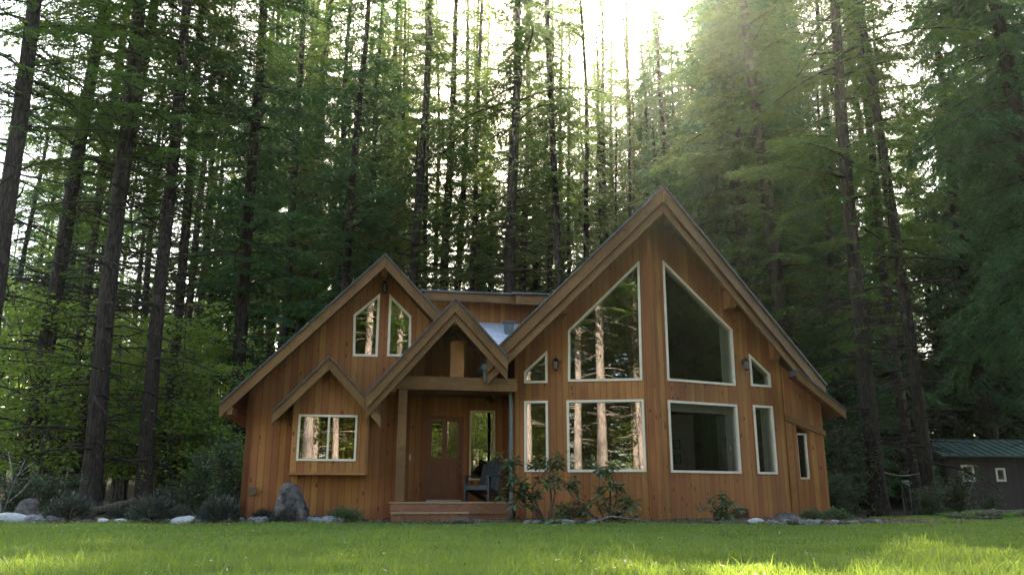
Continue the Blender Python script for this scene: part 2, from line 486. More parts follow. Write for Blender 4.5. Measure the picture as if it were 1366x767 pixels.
axis = np.concatenate([np.linspace(-400, -60, 18)[:-1], np.linspace(-60, 60, 121), np.linspace(60, 400, 18)[1:]])
tag(sheet('ground', axis, axis, M['floor']), kind='structure')

def lawn_edge(x):
    """far edge of the lawn, where the stone border begins"""
    x = np.asarray(x, dtype=float)
    e = 17.35 - 0.055 * (x + 6) + 0.12 * np.sin(x * 0.9) + 0.07 * np.sin(x * 2.3 + 1)
    return np.where(x > 8.3, e + smooth01(8.3, 10.0, x) * 7.0, e)
tag(sheet('lawn', np.linspace(-34, 34, 273), np.linspace(-14, 26, 161), M['lawn'], 0.006,
          mask=lambda x, y: y < lawn_edge(x) + 0.1), kind='structure')
def bed_z(X, Y):
    return 0.05 * smooth01(0, 0.5, Y - lawn_edge(X)) + 0.02 * np.sin(X * 5 + Y * 3) * np.sin(Y * 6)
tag(sheet('planting_bed', np.linspace(-16, 9.4, 204), np.linspace(15.8, 21.6, 60), M['mulch'], 0.012, bed_z,
          mask=lambda x, y: (y > lawn_edge(x)) & (y < 21.4) & ~((x > 8.2) & (y > 19.5))), kind='structure')

# grass blades: nobody could count them, one object
def grass_blades(seed, n, y0, y1, hmin, hmax, xlim, power=1.0):
    g = np.random.default_rng(seed)
    y = y0 + (y1 - y0) * g.random(n) ** power
    x = (g.random(n) * 2 - 1) * (xlim * y + 2.0)
    keep = y < lawn_edge(x) + 0.12 * g.random(n)
    x, y = x[keep], y[keep]; n = len(x)
    z = ground_z(x, y)
    tall = 0.55 + 0.9 * (0.5 + 0.5 * np.sin(x * 1.7 + 2 * np.sin(y * 1.3)) * np.sin(y * 2.1 + np.sin(x * 0.8)))
    h = (hmin + (hmax - hmin) * g.random(n) ** 2) * tall
    w = (0.0032 + 0.0028 * g.random(n)) * (1 + np.clip(y - 7, 0, 12) * 0.16)
    az = g.random(n) * 2 * math.pi
    lean = h * (0.15 + 0.75 * g.random(n))
    dx, dy = np.cos(az), np.sin(az)
    fa = g.random(n) * math.pi
    sx, sy = np.cos(fa) * w, np.sin(fa) * w
    b0 = np.stack([x - sx, y - sy, z], 1); b1 = np.stack([x + sx, y + sy, z], 1)
    mx, my, mz = x + dx * lean * .3, y + dy * lean * .3, z + h * .6
    m0 = np.stack([mx - sx * .8, my - sy * .8, mz], 1); m1 = np.stack([mx + sx * .8, my + sy * .8, mz], 1)
    t = np.stack([x + dx * lean, y + dy * lean, z + h], 1)
    v = np.stack([b0, b1, m1, m0, t], 1).reshape(-1, 3)
    k = np.arange(n) * 5
    q = np.stack([k, k + 1, k + 2, k + 3], 1)
    tr = np.stack([k + 3, k + 2, k + 4], 1)
    return v, q, tr
parts = [grass_blades(1, 210000, 5.2, 11, 0.03, 0.10, 0.66, 1.0),
         grass_blades(2, 240000, 10.5, 24.5, 0.035, 0.08, 0.66, 1.0),
         grass_blades(3, 9000, 5.4, 12, 0.09, 0.18, 0.66, 1.0)]
vs_, qs, ts, k = [], [], [], 0
for v, q, t in parts:
    vs_.append(v); qs.append(q + k); ts.append(t + k); k += len(v)
g_o = np_obj('grass', np.concatenate(vs_), [np.concatenate(qs), np.concatenate(ts)], M['grass'])
tag(g_o, 'green lawn grass with ragged blades in front of the cabin', 'grass', kind='stuff')

# ------------------------------------------------------------------ the cabin
HX, HY, HR = -2.52, 18.6, R(10)
house = empty('cabin', (HX, HY, 0), HR, 'cedar cabin with two steep gables, a covered porch and a tall wall of prow windows', 'house')
def hw(x, y, z=0.0):
    """cabin coordinates to the place's"""
    c, s = math.cos(HR), math.sin(HR)
    return Vector((HX + x * c - y * s, HY + x * s + y * c, z))

def wall_panel(name, outline, holes, origin, dx, thick, mat, parent, back=None):
    """flat wall: outline and holes as (s, z) along dx from origin; thick goes inwards (behind the face)"""
    dx = Vector((dx[0], dx[1], 0)).normalized()
    nin = Vector((-dx.y, dx.x, 0))
    o = Vector(origin)
    P = lambda s, z, d: o + dx * s + Vector((0, 0, z)) + nin * d
    mb = MB()
    loops = [[Vector((s, z, 0)) for s, z in outline]] + [[Vector((s, z, 0)) for s, z in h] for h in holes]
    tri = tessellate_polygon(loops)
    flat = [(p.x, p.y) for l in loops for p in l]
    for t in tri:
        a, b, c = [flat[i] for i in t]
        if (b[0] - a[0]) * (c[1] - a[1]) - (b[1] - a[1]) * (c[0] - a[0]) < 0: b, c = c, b
        mb.poly([P(*a, 0), P(*b, 0), P(*c, 0)])
        mb.poly([P(*a, thick), P(*c, thick), P(*b, thick)], mi=1 if back else 0)
    for l in [outline] + holes:
        for i in range(len(l)):
            p, q = l[i], l[(i + 1) % len(l)]
            mb.poly([P(*p, 0), P(*p, thick), P(*q, thick), P(*q, 0)])
    return mb.build(name, [mat, back] if back else mat, parent)

def inset(poly, w):
    n = len(poly); c = Vector((sum(p[0] for p in poly) / n, sum(p[1] for p in poly) / n))
    lines = []
    for i in range(n):
        a, b = Vector(poly[i]), Vector(poly[(i + 1) % n])
        d = (b - a).normalized(); nn = Vector((-d.y, d.x))
        if nn.dot(c - a) < 0: nn = -nn
        lines.append((a + nn * w, d))
    out = []
    for i in range(n):
        (p, d), (q, e) = lines[i - 1], lines[i]
        det = d.x * e.y - d.y * e.x
        t = ((q.x - p.x) * e.y - (q.y - p.y) * e.x) / det
        out.append(tuple(p + d * t))
    return out

def window(poly, origin, dx, parent, label, mullions=(), trim=0.055, deep=0.16, fmat='frame', proud=0.025, name='window'):
    """cream frame round a pane that sits back in the wall; poly as (s, z) is the outer edge of the frame"""
    dx = Vector((dx[0], dx[1], 0)).normalized(); nin = Vector((-dx.y, dx.x, 0)); o = Vector(origin)
    P = lambda s, z, d: o + dx * s + Vector((0, 0, z)) + nin * d
    inn = inset(poly, trim)
    root = empty(name); root.parent = house
    if label: root['label'] = label
    mb = MB()
    n = len(poly)
    for i in range(n):
        j = (i + 1) % n
        a, b, c, d = poly[i], poly[j], inn[j], inn[i]
        g = P(*b, 0) - P(*a, 0)
        mb.poly([P(*a, -proud), P(*b, -proud), P(*c, -proud), P(*d, -proud)], g)
        mb.poly([P(*a, .04), P(*b, .04), P(*b, -proud), P(*a, -proud)], g)
        mb.poly([P(*d, -proud), P(*c, -proud), P(*c, deep), P(*d, deep)], g)
        mb.poly([P(*d, deep), P(*c, deep), P(*b, deep), P(*a, deep)], g)
    mb.build('frame', M[fmat], root)
    for (a, b) in mullions:
        m2 = MB(); m2.bar(P(*a, 0.025), P(*b, 0.025), 0.045, 0.06, side=dx if abs(a[0] - b[0]) < 1e-3 else None)
        m2.build('mullion', M[fmat], root)
    g1 = MB()
    e = [(p[0], p[1]) for p in inset(poly, trim - 0.004)]
    g1.prism([P(*p, 0.030) for p in e], nin * 0.012)
    g1.build('pane', M['glass'], root)
    return root

def slab(name, pts, thick, mats, g, parent=house):
    """roof slab: shingles on top, boards beneath; pts are the top corners, pushed straight down"""
    mb = MB()
    pts = [Vector(p) for p in pts]
    nrm = (pts[1] - pts[0]).cross(pts[-1] - pts[0])
    if nrm.z < 0: pts = pts[::-1]
    low = [p - Vector((0, 0, thick)) for p in pts]
    mb.poly(pts, g, (0, 0), 0)
    mb.poly(low[::-1], (0, 1, 0), (0, 0), 1)
    for i in range(len(pts)):
        j = (i + 1) % len(pts)
        mb.poly([pts[i], low[i], low[j], pts[j]], g, (0, 0), 0)
    return mb.build(name, mats, parent)
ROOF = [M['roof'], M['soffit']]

def rake(roof, A, E, h, thick=0.05, drop=0.03, setback=0.0, name='rake_board'):
    """barge board hung along a sloping roof edge from ridge point A down to eave point E (plumb cut ends)"""
    A, E = Vector(A), Vector(E)
    d = Vector((E.x - A.x, E.y - A.y, 0)).normalized()
    nin = Vector((-d.y, d.x, 0))
    if nin.y < 0: nin = -nin
    dn = lambda t: Vector((0, 0, -t))
    q = [A + dn(drop), E + dn(drop), E + dn(drop + h), A + dn(drop + h)]
    if setback == 0.0:                                  # dark shingle edge lapping over the board
        t_ = [A + dn(-.012), E + dn(-.012), E + dn(drop - .002), A + dn(drop - .002)]
        mb = MB(); mb.prism([p - nin * (thick + .045) for p in t_], nin * (thick + .043), E - A); mb.build('shingle_edge', M['roof'], roof)
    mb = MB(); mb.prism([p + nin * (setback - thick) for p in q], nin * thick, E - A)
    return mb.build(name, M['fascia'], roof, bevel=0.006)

# --- left wing: wall with the two attic windows
LW_APEX, LW_S = (-0.50, 6.03), 1.04
lz = lambda x, t=0.2: LW_APEX[1] - t - LW_S * abs(x - LW_APEX[0])
attic_l = [(-1.13, 3.76), (-0.57, 3.76), (-0.57, 5.26), (-1.16, 4.72)]
attic_r = [(-0.36, 3.78), (0.19, 3.78), (0.17, 4.74), (-0.36, 5.26)]
wall_panel('wall', [(-3.34, 0), (0.0, 0), (0.0, 3.55), (0.78, 4.46), (-0.5, lz(-0.5)), (-3.34, lz(-3.34))],
           [inset(attic_l, .02), inset(attic_r, .02)], (0, 0, 0), (1, 0), 0.14, M['siding'], house, M['inside'])
window(attic_l, (0, 0, 0), (1, 0), house, 'attic window with its slope rising to the right')
window(attic_r, (0, 0, 0), (1, 0), house, 'attic window with its slope falling to the right')
wall_panel('wall', [(-.2, 3.06), (2.64, 3.06), (2.64, 3.3), (1.10, 4.88), (-.2, 3.4)], [], (0, .76, 0), (1, 0), 0.02, M['siding'], house)
wall_panel('wall', [(0, 0), (8, 0), (8, lz(-3.34)), (0, lz(-3.34))], [], (-3.345, 8, 0), (0, -1), 0.14, M['siding'], house, M['inside'])
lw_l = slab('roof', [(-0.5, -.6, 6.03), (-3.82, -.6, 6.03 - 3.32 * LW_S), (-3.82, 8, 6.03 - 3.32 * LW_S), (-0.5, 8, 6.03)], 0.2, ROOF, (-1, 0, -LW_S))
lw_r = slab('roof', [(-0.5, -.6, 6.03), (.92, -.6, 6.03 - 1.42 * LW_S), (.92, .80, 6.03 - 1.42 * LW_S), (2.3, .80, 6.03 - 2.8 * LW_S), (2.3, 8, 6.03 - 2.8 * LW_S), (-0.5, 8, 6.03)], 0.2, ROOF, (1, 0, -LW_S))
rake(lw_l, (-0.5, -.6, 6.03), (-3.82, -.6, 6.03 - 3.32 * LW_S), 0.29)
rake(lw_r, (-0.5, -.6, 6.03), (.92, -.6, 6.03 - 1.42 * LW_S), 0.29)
mb = MB(); mb.bar((-3.62, -.62, 2.42), (-3.62, 0, 2.42), .11, .16); mb.build('eave_beam', M['fascia'], lw_l)
mb = MB(); mb.bar((-0.5, -.5, 5.66), (-0.5, 0, 5.66), .12, .2); mb.build('ridge_beam', M['timber'], lw_l)

# --- bay window box with its own little gable roof
bay = empty('bay_window'); bay.parent = house
bx0, bx1, by, bzb = -2.33, -0.75, -0.5, 1.16
bapex = (-1.60, 3.60); BS = 1.07
bzr = lambda x, t=.12: bapex[1] - t - BS * abs(x - bapex[0])
bwin = [(-2.20, 1.40), (-0.95, 1.40), (-0.95, 2.38), (-2.20, 2.38)]
def bay_part(fn, *a, **k):
    o = fn(*a, **k); o.parent = bay; return o
wall_panel('bay_wall', [(bx0, bzb), (bx1, bzb), (bx1, bzr(bx1)), (bapex[0], bzr(bapex[0])), (bx0, bzr(bx0))], [inset(bwin, .02)], (0, by, 0), (1, 0), 0.08, M['siding'], bay)
mb = MB()
mb.box((bx0, by + .082, bzb), (bx0 + .08, -0.002, bzr(bx0))); mb.build('bay_side', M['siding'], bay)
mb = MB(); mb.box((bx1 - .08, by + .082, bzb), (bx1, -0.002, bzr(bx1))); mb.build('bay_side', M['siding'], bay)
mb = MB(); mb.box((bx0 - .0, by - .02, bzb - .05), (bx1 + .0, -.002, bzb - .002), (1, 0, 0)); mb.build('bay_floor', M['timber'], bay)
mb = MB()
mb.box((bx1 + .002, by - .028, bzb - .05), (bx1 + .05, -.002, bzr(bx1) - .02)); mb.build('corner_board', M['timber'], bay)
bw = window(bwin, (0, by, 0), (1, 0), house, 'wide sliding window in the bay', mullions=[((-1.555, 1.44), (-1.555, 2.34))], trim=.045, deep=.08)
wall_panel('inside_wall', [(-3.2, .5), (2.1, .5), (2.1, 3.0), (-0.5, 5.7), (-3.2, 2.9)], [], (0, 2.9, 0), (1, 0), .08, M['inside'], house)
b_l = slab('bay_roof', [(bapex[0], -.8, bapex[1]), (-2.72, -.8, bapex[1] - 1.12 * BS), (-2.72, -.003, bapex[1] - 1.12 * BS), (bapex[0], -.003, bapex[1])], 0.12, ROOF, (-1, 0, -BS))
b_r = slab('bay_roof', [(bapex[0], -.8, bapex[1]), (-0.46, -.8, bapex[1] - 1.14 * BS), (-0.46, -.003, bapex[1] - 1.14 * BS), (bapex[0], -.003, bapex[1])], 0.12, ROOF, (1, 0, -BS))
rake(b_l, (bapex[0], -.8, bapex[1]), (-2.72, -.8, bapex[1] - 1.12 * BS), 0.26, drop=.02)
rake(b_r, (bapex[0], -.8, bapex[1]), (-0.46, -.8, bapex[1] - 1.14 * BS), 0.26, drop=.02)

# --- porch: deck, step, post, beam, king post, gable roof, door wall
px0, px1 = 0.0, 2.64
mb = MB()
for k in range(14):
    y = -0.62 + k * .155
    mb.box((-0.2, y, .52), (2.42, y + .148, .555), (1, 0, 0))
mb.build('porch_deck', M['tread'], house)
mb = MB(); mb.box((-0.17, -.60, .03), (2.40, -.56, .515), (1, 0, 0)); mb.box((-0.185, -.625, .30), (2.41, -.601, .50), (1, 0, 0)); mb.build('deck_skirt', M['deck'], house)
stp = empty('porch_step'); stp.parent = house
mb = MB(); mb.box((-0.17, -1.0, .31), (1.46, -.63, .345), (1, 0, 0)); mb.build('tread', M['tread'], stp)
mb = MB()
for k in range(8): mb.box((-0.15 + k * .2, -.97, .04), (-0.15 + k * .2 + .192, -.94, .305))
mb.box((-0.15, -.937, .04), (-0.11, -.63, .305)); mb.box((1.41, -.937, .04), (1.45, -.63, .305))
mb.build('riser', M['deck'], stp)
mb = MB(); mb.box((-0.08, -.42, .557), (0.12, -.22, 2.975)); mb.build('porch_post', M['fascia'], house, bevel=.008)
mb = MB(); mb.bar((-0.20, -.32, 3.13), (2.60, -.32, 3.13), .24, .30); mb.build('porch_beam', M['fascia'], house, bevel=.01)
mb = MB(); mb.prism([(1.06, -.40, 3.285), (1.38, -.40, 3.285), (1.38, -.40, 4.06), (1.34, -.40, 4.12), (1.10, -.40, 4.12), (1.06, -.40, 4.06)], (0, .18, 0)); mb.build('king_post', M['timber'], house, bevel=.008)
mb = MB(); mb.bar((1.12, -.86, 4.52), (1.12, 0, 4.42), .13, .22); mb.build('ridge_beam', M['fascia'], house)
mb = MB(); mb.prism([(-0.27, -.66, 2.90), (-0.27, -.0, 2.90), (-0.27, 0, 3.2), (-0.27, -.66, 3.2)], (.13, 0, 0), (0, 1, 0)); mb.build('corbel', M['timber'], house)
PA = (1.10, -.9, 4.99); PSL, PSR = 1.17, 1.08
pl = (-0.78, -.9, PA[2] - 1.88 * PSL); pr = (2.30, -.9, PA[2] - 1.20 * PSR)
p_l = slab('porch_roof', [PA, pl, (pl[0], -.003, pl[2]), (0.0, -.003, PA[2] - 1.1 * PSL), (0.0, .79, PA[2] - 1.1 * PSL), (PA[0], .79, PA[2])], .14, ROOF, (-1, 0, -PSL))
p_r = slab('porch_roof', [PA, pr, (pr[0], .79, pr[2]), (PA[0], .79, PA[2])], .14, ROOF, (1, 0, -PSR))
for rf, e in ((p_l, pl), (p_r, pr)):
    rake(rf, PA, e, .29, drop=.03)
    a2 = Vector(PA) - Vector((0, 0, .33)); e2 = Vector(e) - Vector((0, 0, .33))
    rake(rf, a2, e2, .20, drop=0, setback=.055, thick=.05)
# the recess: side wall, door wall, ceiling
DY = 1.6
mb = MB(); mb.box((-.14, .142, .5), (0.0, DY, 3.6)); mb.build('wall', M['siding'], house)
door_hole = [(0.69, .56), (1.63, .56), (1.63, 2.60), (0.69, 2.60)]
side_win = [(1.77, 1.06), (2.41, 1.06), (2.41, 2.75), (1.77, 2.75)]
wall_panel('wall', [(-.1, .5), (2.64, .5), (2.64, 3.06), (-.1, 3.06)], [door_hole, inset(side_win, .02)], (0, DY, 0), (1, 0), .12, M['siding'], house, M['inside'])
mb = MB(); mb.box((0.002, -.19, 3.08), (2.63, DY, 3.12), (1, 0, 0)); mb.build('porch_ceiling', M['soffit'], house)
window(side_win, (0, DY, 0), (1, 0), house, 'tall sidelight window beside the front door', trim=.04, deep=.1)
door = empty('door'); door.parent = house; door['label'] = 'stained front door with two tall panes and two panels'
lites = [[(0.84, 1.60), (1.10, 1.60), (1.10, 2.46), (0.84, 2.46)], [(1.22, 1.60), (1.48, 1.60), (1.48, 2.46), (1.22, 2.46)]]
pan = [[(0.82, .80), (1.08, .80), (1.08, 1.40), (0.82, 1.40)], [(1.24, .80), (1.50, .80), (1.50, 1.40), (1.24, 1.40)]]
wall_panel('door_leaf', [(0.74, .60), (1.58, .60), (1.58, 2.555), (0.74, 2.555)], lites + pan, (0, DY + .03, 0), (1, 0), .05, M['door'], door)
for q in pan:
    mb = MB()
    i2 = inset(q, .035)
    mb.prism([(s, DY + .052, z) for s, z in q], (0, .02, 0)); mb.prism([(s, DY + .028, z) for s, z in i2], (0, .022, 0))
    mb.build('panel', M['door'], door)
for q in lites:
    mb = MB(); mb.prism([(s, DY + .05, z) for s, z in inset(q, -.004)], (0, .01, 0)); mb.build('pane', M['glass'], door)
mb = MB(); mb.box((.692, DY - .012, .557), (.738, DY + .1, 2.598)); mb.box((1.582, DY - .012, .557), (1.628, DY + .1, 2.598)); mb.box((.738, DY - .012, 2.557), (1.582, DY + .1, 2.598), (1, 0, 0)); mb.build('door_frame', M['door'], door)
mb = MB(); mb.box((.738, DY - .02, .557), (1.582, DY + .08, .595), (1, 0, 0)); mb.build('threshold', M['grey_frame'], door)
for z, nm in ((1.42, 'handle'), (1.60, 'deadbolt')):
    mb = MB(); mb.tube([(1.535, DY + .03, z), (1.535, DY + .0, z)], .028, 12); mb.tube([(1.535, DY, z), (1.535, DY - .045, z)], .02 if nm == 'handle' else .016, 10)
    mb.build(nm, M['metal'], door)
mb = MB(); mb.box((0.30, DY - .03, 1.52), (0.34, DY, 1.66)); mb.build('doorbell', M['frame'], house)

# --- prow gable: two angled walls of windows
PA17 = R(17.0)
PC, PE, PD = Vector((2.64, 0.02, 0)), Vector((5.68, -0.909, 0)), Vector((9.50, 0.259, 0))
G_A = Vector((5.83, -1.72, 7.66)); SL, SR = 1.0, 0.86
G_L = Vector((1.88, -0.62, 7.66 - 3.95 * SL)); G_R = Vector((10.74, 0.40, 7.66 - 4.91 * SR))
gz = lambda x, t=.22: G_A.z - t - (SL * (G_A.x - x) if x < G_A.x else SR * (x - G_A.x))
dl = (PE - PC).normalized(); dr = (PD - PE).normalized()
sl = lambda x: (x - PC.x) / dl.x
sr = lambda x: (x - PE.x) / dr.x
lw1 = [(2.84, 3.23), (3.37, 3.23), (3.37, 4.00), (2.84, 3.50)]
lw2 = [(3.82, 3.25), (5.46, 3.25), (5.50, 6.12), (3.84, 4.46)]
lw3 = [(2.84, 1.21), (3.37, 1.21), (3.37, 2.82), (2.84, 2.82)]
lw4 = [(3.78, 1.20), (5.47, 1.20), (5.47, 2.82), (3.78, 2.82)]
rw5 = [(6.08, 3.27), (8.04, 3.27), (8.06, 4.66), (6.10, 6.18)]
rw6 = [(8.52, 3.30), (9.15, 3.30), (9.15, 3.63), (8.52, 4.10)]
rw7 = [(6.06, 1.19), (8.04, 1.19), (8.04, 2.82), (6.06, 2.82)]
rw8 = [(8.53, 1.19), (9.14, 1.19), (9.14, 2.84), (8.53, 2.84)]
S = lambda q, f: [(f(x), z) for x, z in q]
eps = .04
wall_panel('wall', [(0, 0), (sl(PE.x), 0), (sl(PE.x), gz(PE.x) + eps), (0, gz(PC.x) + eps)], [inset(S(q, sl), .02) for q in (lw1, lw2, lw3, lw4)], PC, dl, .15, M['siding'], house, M['inside'])
wall_panel('wall', [(0.0, 0), (sr(PD.x), 0), (sr(PD.x), gz(PD.x) + eps), (sr(G_A.x), gz(G_A.x) + eps), (0, gz(PE.x) + eps)], [inset(S(q, sr), .02) for q in (rw5, rw6, rw7, rw8)], PE, dr, .15, M['siding'], house, M['inside'])
mb = MB(); mb.box((2.642, .16, .02), (2.76, 2.0, gz(2.75))); mb.build('wall', M['siding'], house)
for q, lab in ((lw1, 'small slanted window above the narrow window'), (lw2, 'tall slanted window rising to the prow, reflecting trunks'), (lw3, 'narrow tall window beside the downspout'), (lw4, 'wide lower window reflecting sunlit trees')):
    window(S(q, sl), PC, dl, house, lab)
for q, lab in ((rw5, 'tall slanted window falling from the prow, dark inside'), (rw6, 'small slanted window beside the right wall lamp'), (rw7, 'wide lower window with a dim room behind'), (rw8, 'narrow tall window at the right corner')):
    wnd = window(S(q, sr), PE, dr, house, lab)
    # pale blind behind the top of the pane and a curtain gathered at its right side
    nin_ = Vector((-dr.y, dr.x, 0))
    PP = lambda x, z, d: PE + dr * sr(x) + Vector((0, 0, z)) + nin_ * d
    (xa, za), (xb, zb), (xc, zc), (xd, zd) = q
    if q in (rw7, rw8):
        mb = MB(); mb.prism([PP(xa + .07, zd - .24 if q is rw7 else zd - .1, .09), PP(xb - .07, zc - .24 if q is rw7 else zc - .1, .09), PP(xb - .07, zc - .06, .09), PP(xa + .07, zd - .06, .09)], nin_ * .012); mb.build('blind', M['plaster'], wnd)
    mb = MB()
    for k in range(4):
        x0 = xb - .07 - .045 * k; dz_ = (.25 if q in (rw5, rw6) else .07) + (.035 * k if q in (rw5, rw6) else 0)
        top_ = zc - .07 + (((xb - x0) * (zd - zc) / (xc - xa)) if q in (rw5, rw6) else 0)
        mb.prism([PP(x0 - .042, za + .07, .12 + .02 * (k % 2)), PP(x0, za + .07, .12 + .02 * (k % 2)), PP(x0, top_, .12 + .02 * (k % 2)), PP(x0 - .042, top_, .12 + .02 * (k % 2))], nin_ * .016)
    if q is not rw6: mb.build('curtain', M['plaster'], wnd)
# corner board where the two walls meet
mb = MB()
a, b, c = PE - dl * .17, PE + Vector((0, -.022, 0)), PE + dr * .17
n1, n2 = Vector((dl.y, -dl.x, 0)) * .022, Vector((dr.y, -dr.x, 0)) * .022
mb.prism([a + n1, b, PE, a + Vector((0, 0, 0))], (0, 0, gz(PE.x) - .02)); mb.prism([b, c + n2, c, PE], (0, 0, gz(PE.x) - .02))
mb.build('corner_board', M['siding'], house)
g_l = slab('roof', [G_A, G_L, (G_L.x, 8, G_L.z), (G_A.x, 8, G_A.z)], .22, ROOF, (-1, 0, -SL))
g_r = slab('roof', [G_A, G_R, (G_R.x, 8, G_R.z), (G_A.x, 8, G_A.z)], .22, ROOF, (1, 0, -SR))
for rf, e in ((g_l, G_L), (g_r, G_R)):
    rake(rf, G_A, e, .33, drop=.035, thick=.06)
    rake(rf, G_A - Vector((0, 0, .375)), e - Vector((0, 0, .375)), .23, drop=0, setback=.06, thick=.06)
# purlin ends carrying the overhang
for x, yi, yo, rf in ((5.80, -.85, -1.50, g_l), (3.62, -.30, -.92, g_l), (7.95, -.2, -.62, g_r), (9.28, .2, -.08, g_r)):
    z = gz(x) - .01
    mb = MB()
    mb.prism([(x - .10, yi, z), (x - .10, yo, z), (x - .10, yo, z - .30), (x - .10, yo + .12, z - .46), (x - .10, yi, z - .46)], (.20, 0, 0), (0, 1, 0))
    mb.build('purlin', M['timber'], rf, bevel=.006)
# right, set-back wall under the lower roof
YR = 0.262
wall_panel('wall', [(9.52, 0), (10.52, 0), (10.52, 3.0), (9.52, 3.9)], [[(9.80, 1.08), (10.12, 1.08), (10.12, 2.22), (9.80, 2.40)]], (0, YR, 0), (1, 0), .30, M['siding'], house, M['inside'])
window([(9.82, 1.09), (10.10, 1.09), (10.10, 2.2), (9.82, 2.2)], (0, YR + .10, 0), (1, 0), house, 'slim deep-set window in the right-hand recess', trim=.035, deep=.06, proud=.02)
mb = MB(); mb.prism([(9.53, YR - .05, 2.66), (10.56, YR - .05, 2.26), (10.56, YR - .05, 2.12), (9.53, YR - .05, 2.50)], (0, .048, 0), (1, 0, -.4)); mb.build('hood_board', M['fascia'], house)
mb = MB(); mb.box((9.56, YR - .03, .05), (9.66, YR - .002, 2.44)); mb.build('corner_board', M['timber'], house)
lr = slab('roof', [(9.7, -.12, 3.72), (10.93, -.12, 2.75), (10.93, 7, 2.75), (9.7, 7, 3.72)], .14, ROOF, (1, 0, -.79))
rake(lr, (9.7, -.12, 3.72), (10.93, -.12, 2.75), .21, drop=.02)
wall_panel('wall', [(.302, 0), (7.7, 0), (7.7, 2.95), (.302, 2.95)], [], (10.525, YR, 0), (0, 1), .14, M['siding'], house, M['inside'])
wall_panel('wall', [(0, 0), (13.86, 0), (13.86, 2.8), (11.02, 5.7), (8.3, 3.2), (4.7, 7.3), (0, 3.3)], [], (10.52, 8, 0), (-1, 0), .14, M['siding'], house, M['inside'])
# --- back dormer and the valley roof, its sky sheen painted as a pale tone
wall_panel('wall', [(0.3, 4.4), (5.2, 4.4), (5.2, 6.0), (0.3, 6.0)], [], (0, 3.0, 0), (1, 0), .14, M['siding'], house)
dm = slab('roof', [(0.55, 2.55, 6.06), (3.35, 2.55, 6.06), (3.35, 7, 6.75), (0.55, 7, 6.75)], .05, ROOF, (0, 1, .15))
mb = MB(); mb.box((.62, 2.60, 5.78), (3.30, 2.65, 6.0), (1, 0, 0)); mb.build('fascia_board', M['fascia'], dm)
dm2 = slab('roof', [(3.0, 2.25, 6.02), (5.6, 2.25, 6.02), (5.6, 7, 6.85), (3.0, 7, 6.85)], .05, ROOF, (0, 1, .15))
mb = MB(); mb.box((3.08, 2.32, 5.70), (5.5, 2.37, 5.96), (1, 0, 0)); mb.build('fascia_board', M['fascia'], dm2)
vr = slab('valley_roof', [(0.9, 0.82, 4.01), (4.6, 0.82, 4.01), (4.6, 2.99, 5.30), (0.9, 2.99, 5.30)], .1, [M['sheen_roof'], M['soffit']], (0, 1, .57))
mb = MB(); mb.box((2.76, 2.2, 4.7), (3.0, 2.42, 5.16)); mb.box((2.72, 2.16, 5.162), (3.04, 2.46, 5.2)); mb.build('roof_vent', M['gutter'], vr)
# --- gutter and downspout at the porch corner
gut = empty('gutter'); gut.parent = house
mb = MB(); mb.box((G_L.x - .11, -.62, G_L.z - .26), (G_L.x - .01, 1.0, G_L.z - .14), (0, 1, 0)); mb.build('trough', M['gutter'], gut)
mb = MB()
path = [(G_L.x - .05, -.56, G_L.z - .26), (G_L.x - .03, -.50, G_L.z - .52), (2.30, -.25, 3.10), (2.50, -.10, 2.96), (2.52, -.08, 2.75), (2.52, -.08, .16), (2.50, -.28, .08)]
for a, b in zip(path[:-1], path[1:]): mb.bar(a, b, .075, .055, side=(1, 0, 0))
mb.build('downspout', M['gutter'], gut)
# --- wall lamps
def wall_lamp(p, nrm, label):
    root = empty('wall_lamp'); root.parent = house; root['label'] = label
    p = Vector(p); nrm = Vector(nrm).normalized(); c = p + nrm * .11
    mb = MB(); mb.bar(p + Vector((0, 0, .02)), p + Vector((0, 0, .16)), .09, .02, side=Vector((-nrm.y, nrm.x, 0)))
    mb.tube([p + Vector((0, 0, .13)), p + nrm * .06 + Vector((0, 0, .19)), c + Vector((0, 0, .16))], .012, 6)
    mb.lathe(c, [(0, .17), (.03, .165), (.085, .10), (.08, .095), (0, .095)], 10)
    mb.lathe(c, [(0, -.13), (.03, -.125), (.05, -.10), (.055, -.09), (0, -.09)], 10)
    for k in range(6):
        t = math.pi / 3 * k
        mb.tube([c + Vector((.055 * math.cos(t), .055 * math.sin(t), -.09)), c + Vector((.07 * math.cos(t), .07 * math.sin(t), .095))], .007, 4)
    mb.build('lantern', M['metal'], root)
    mb = MB(); mb.lathe(c, [(0, -.088), (.045, -.088), (.055, .09), (0, .09)], 10); mb.build('lamp_glass', M['lamp_glass'], root)
nl_ = Vector((dl.y, -dl.x, 0)); nr_ = Vector((dr.y, -dr.x, 0))
wall_lamp(PC + dl * sl(3.56) + Vector((0, 0, 3.62)), nl_, 'dark lantern between the left prow windows')
wall_lamp(PE + dr * sr(8.33) + Vector((0, 0, 3.78)), nr_, 'dark lantern between the right prow windows')
wall_lamp(Vector((-0.47, 0, 5.36)), Vector((0, -1, 0)), 'dark lantern above the attic windows')
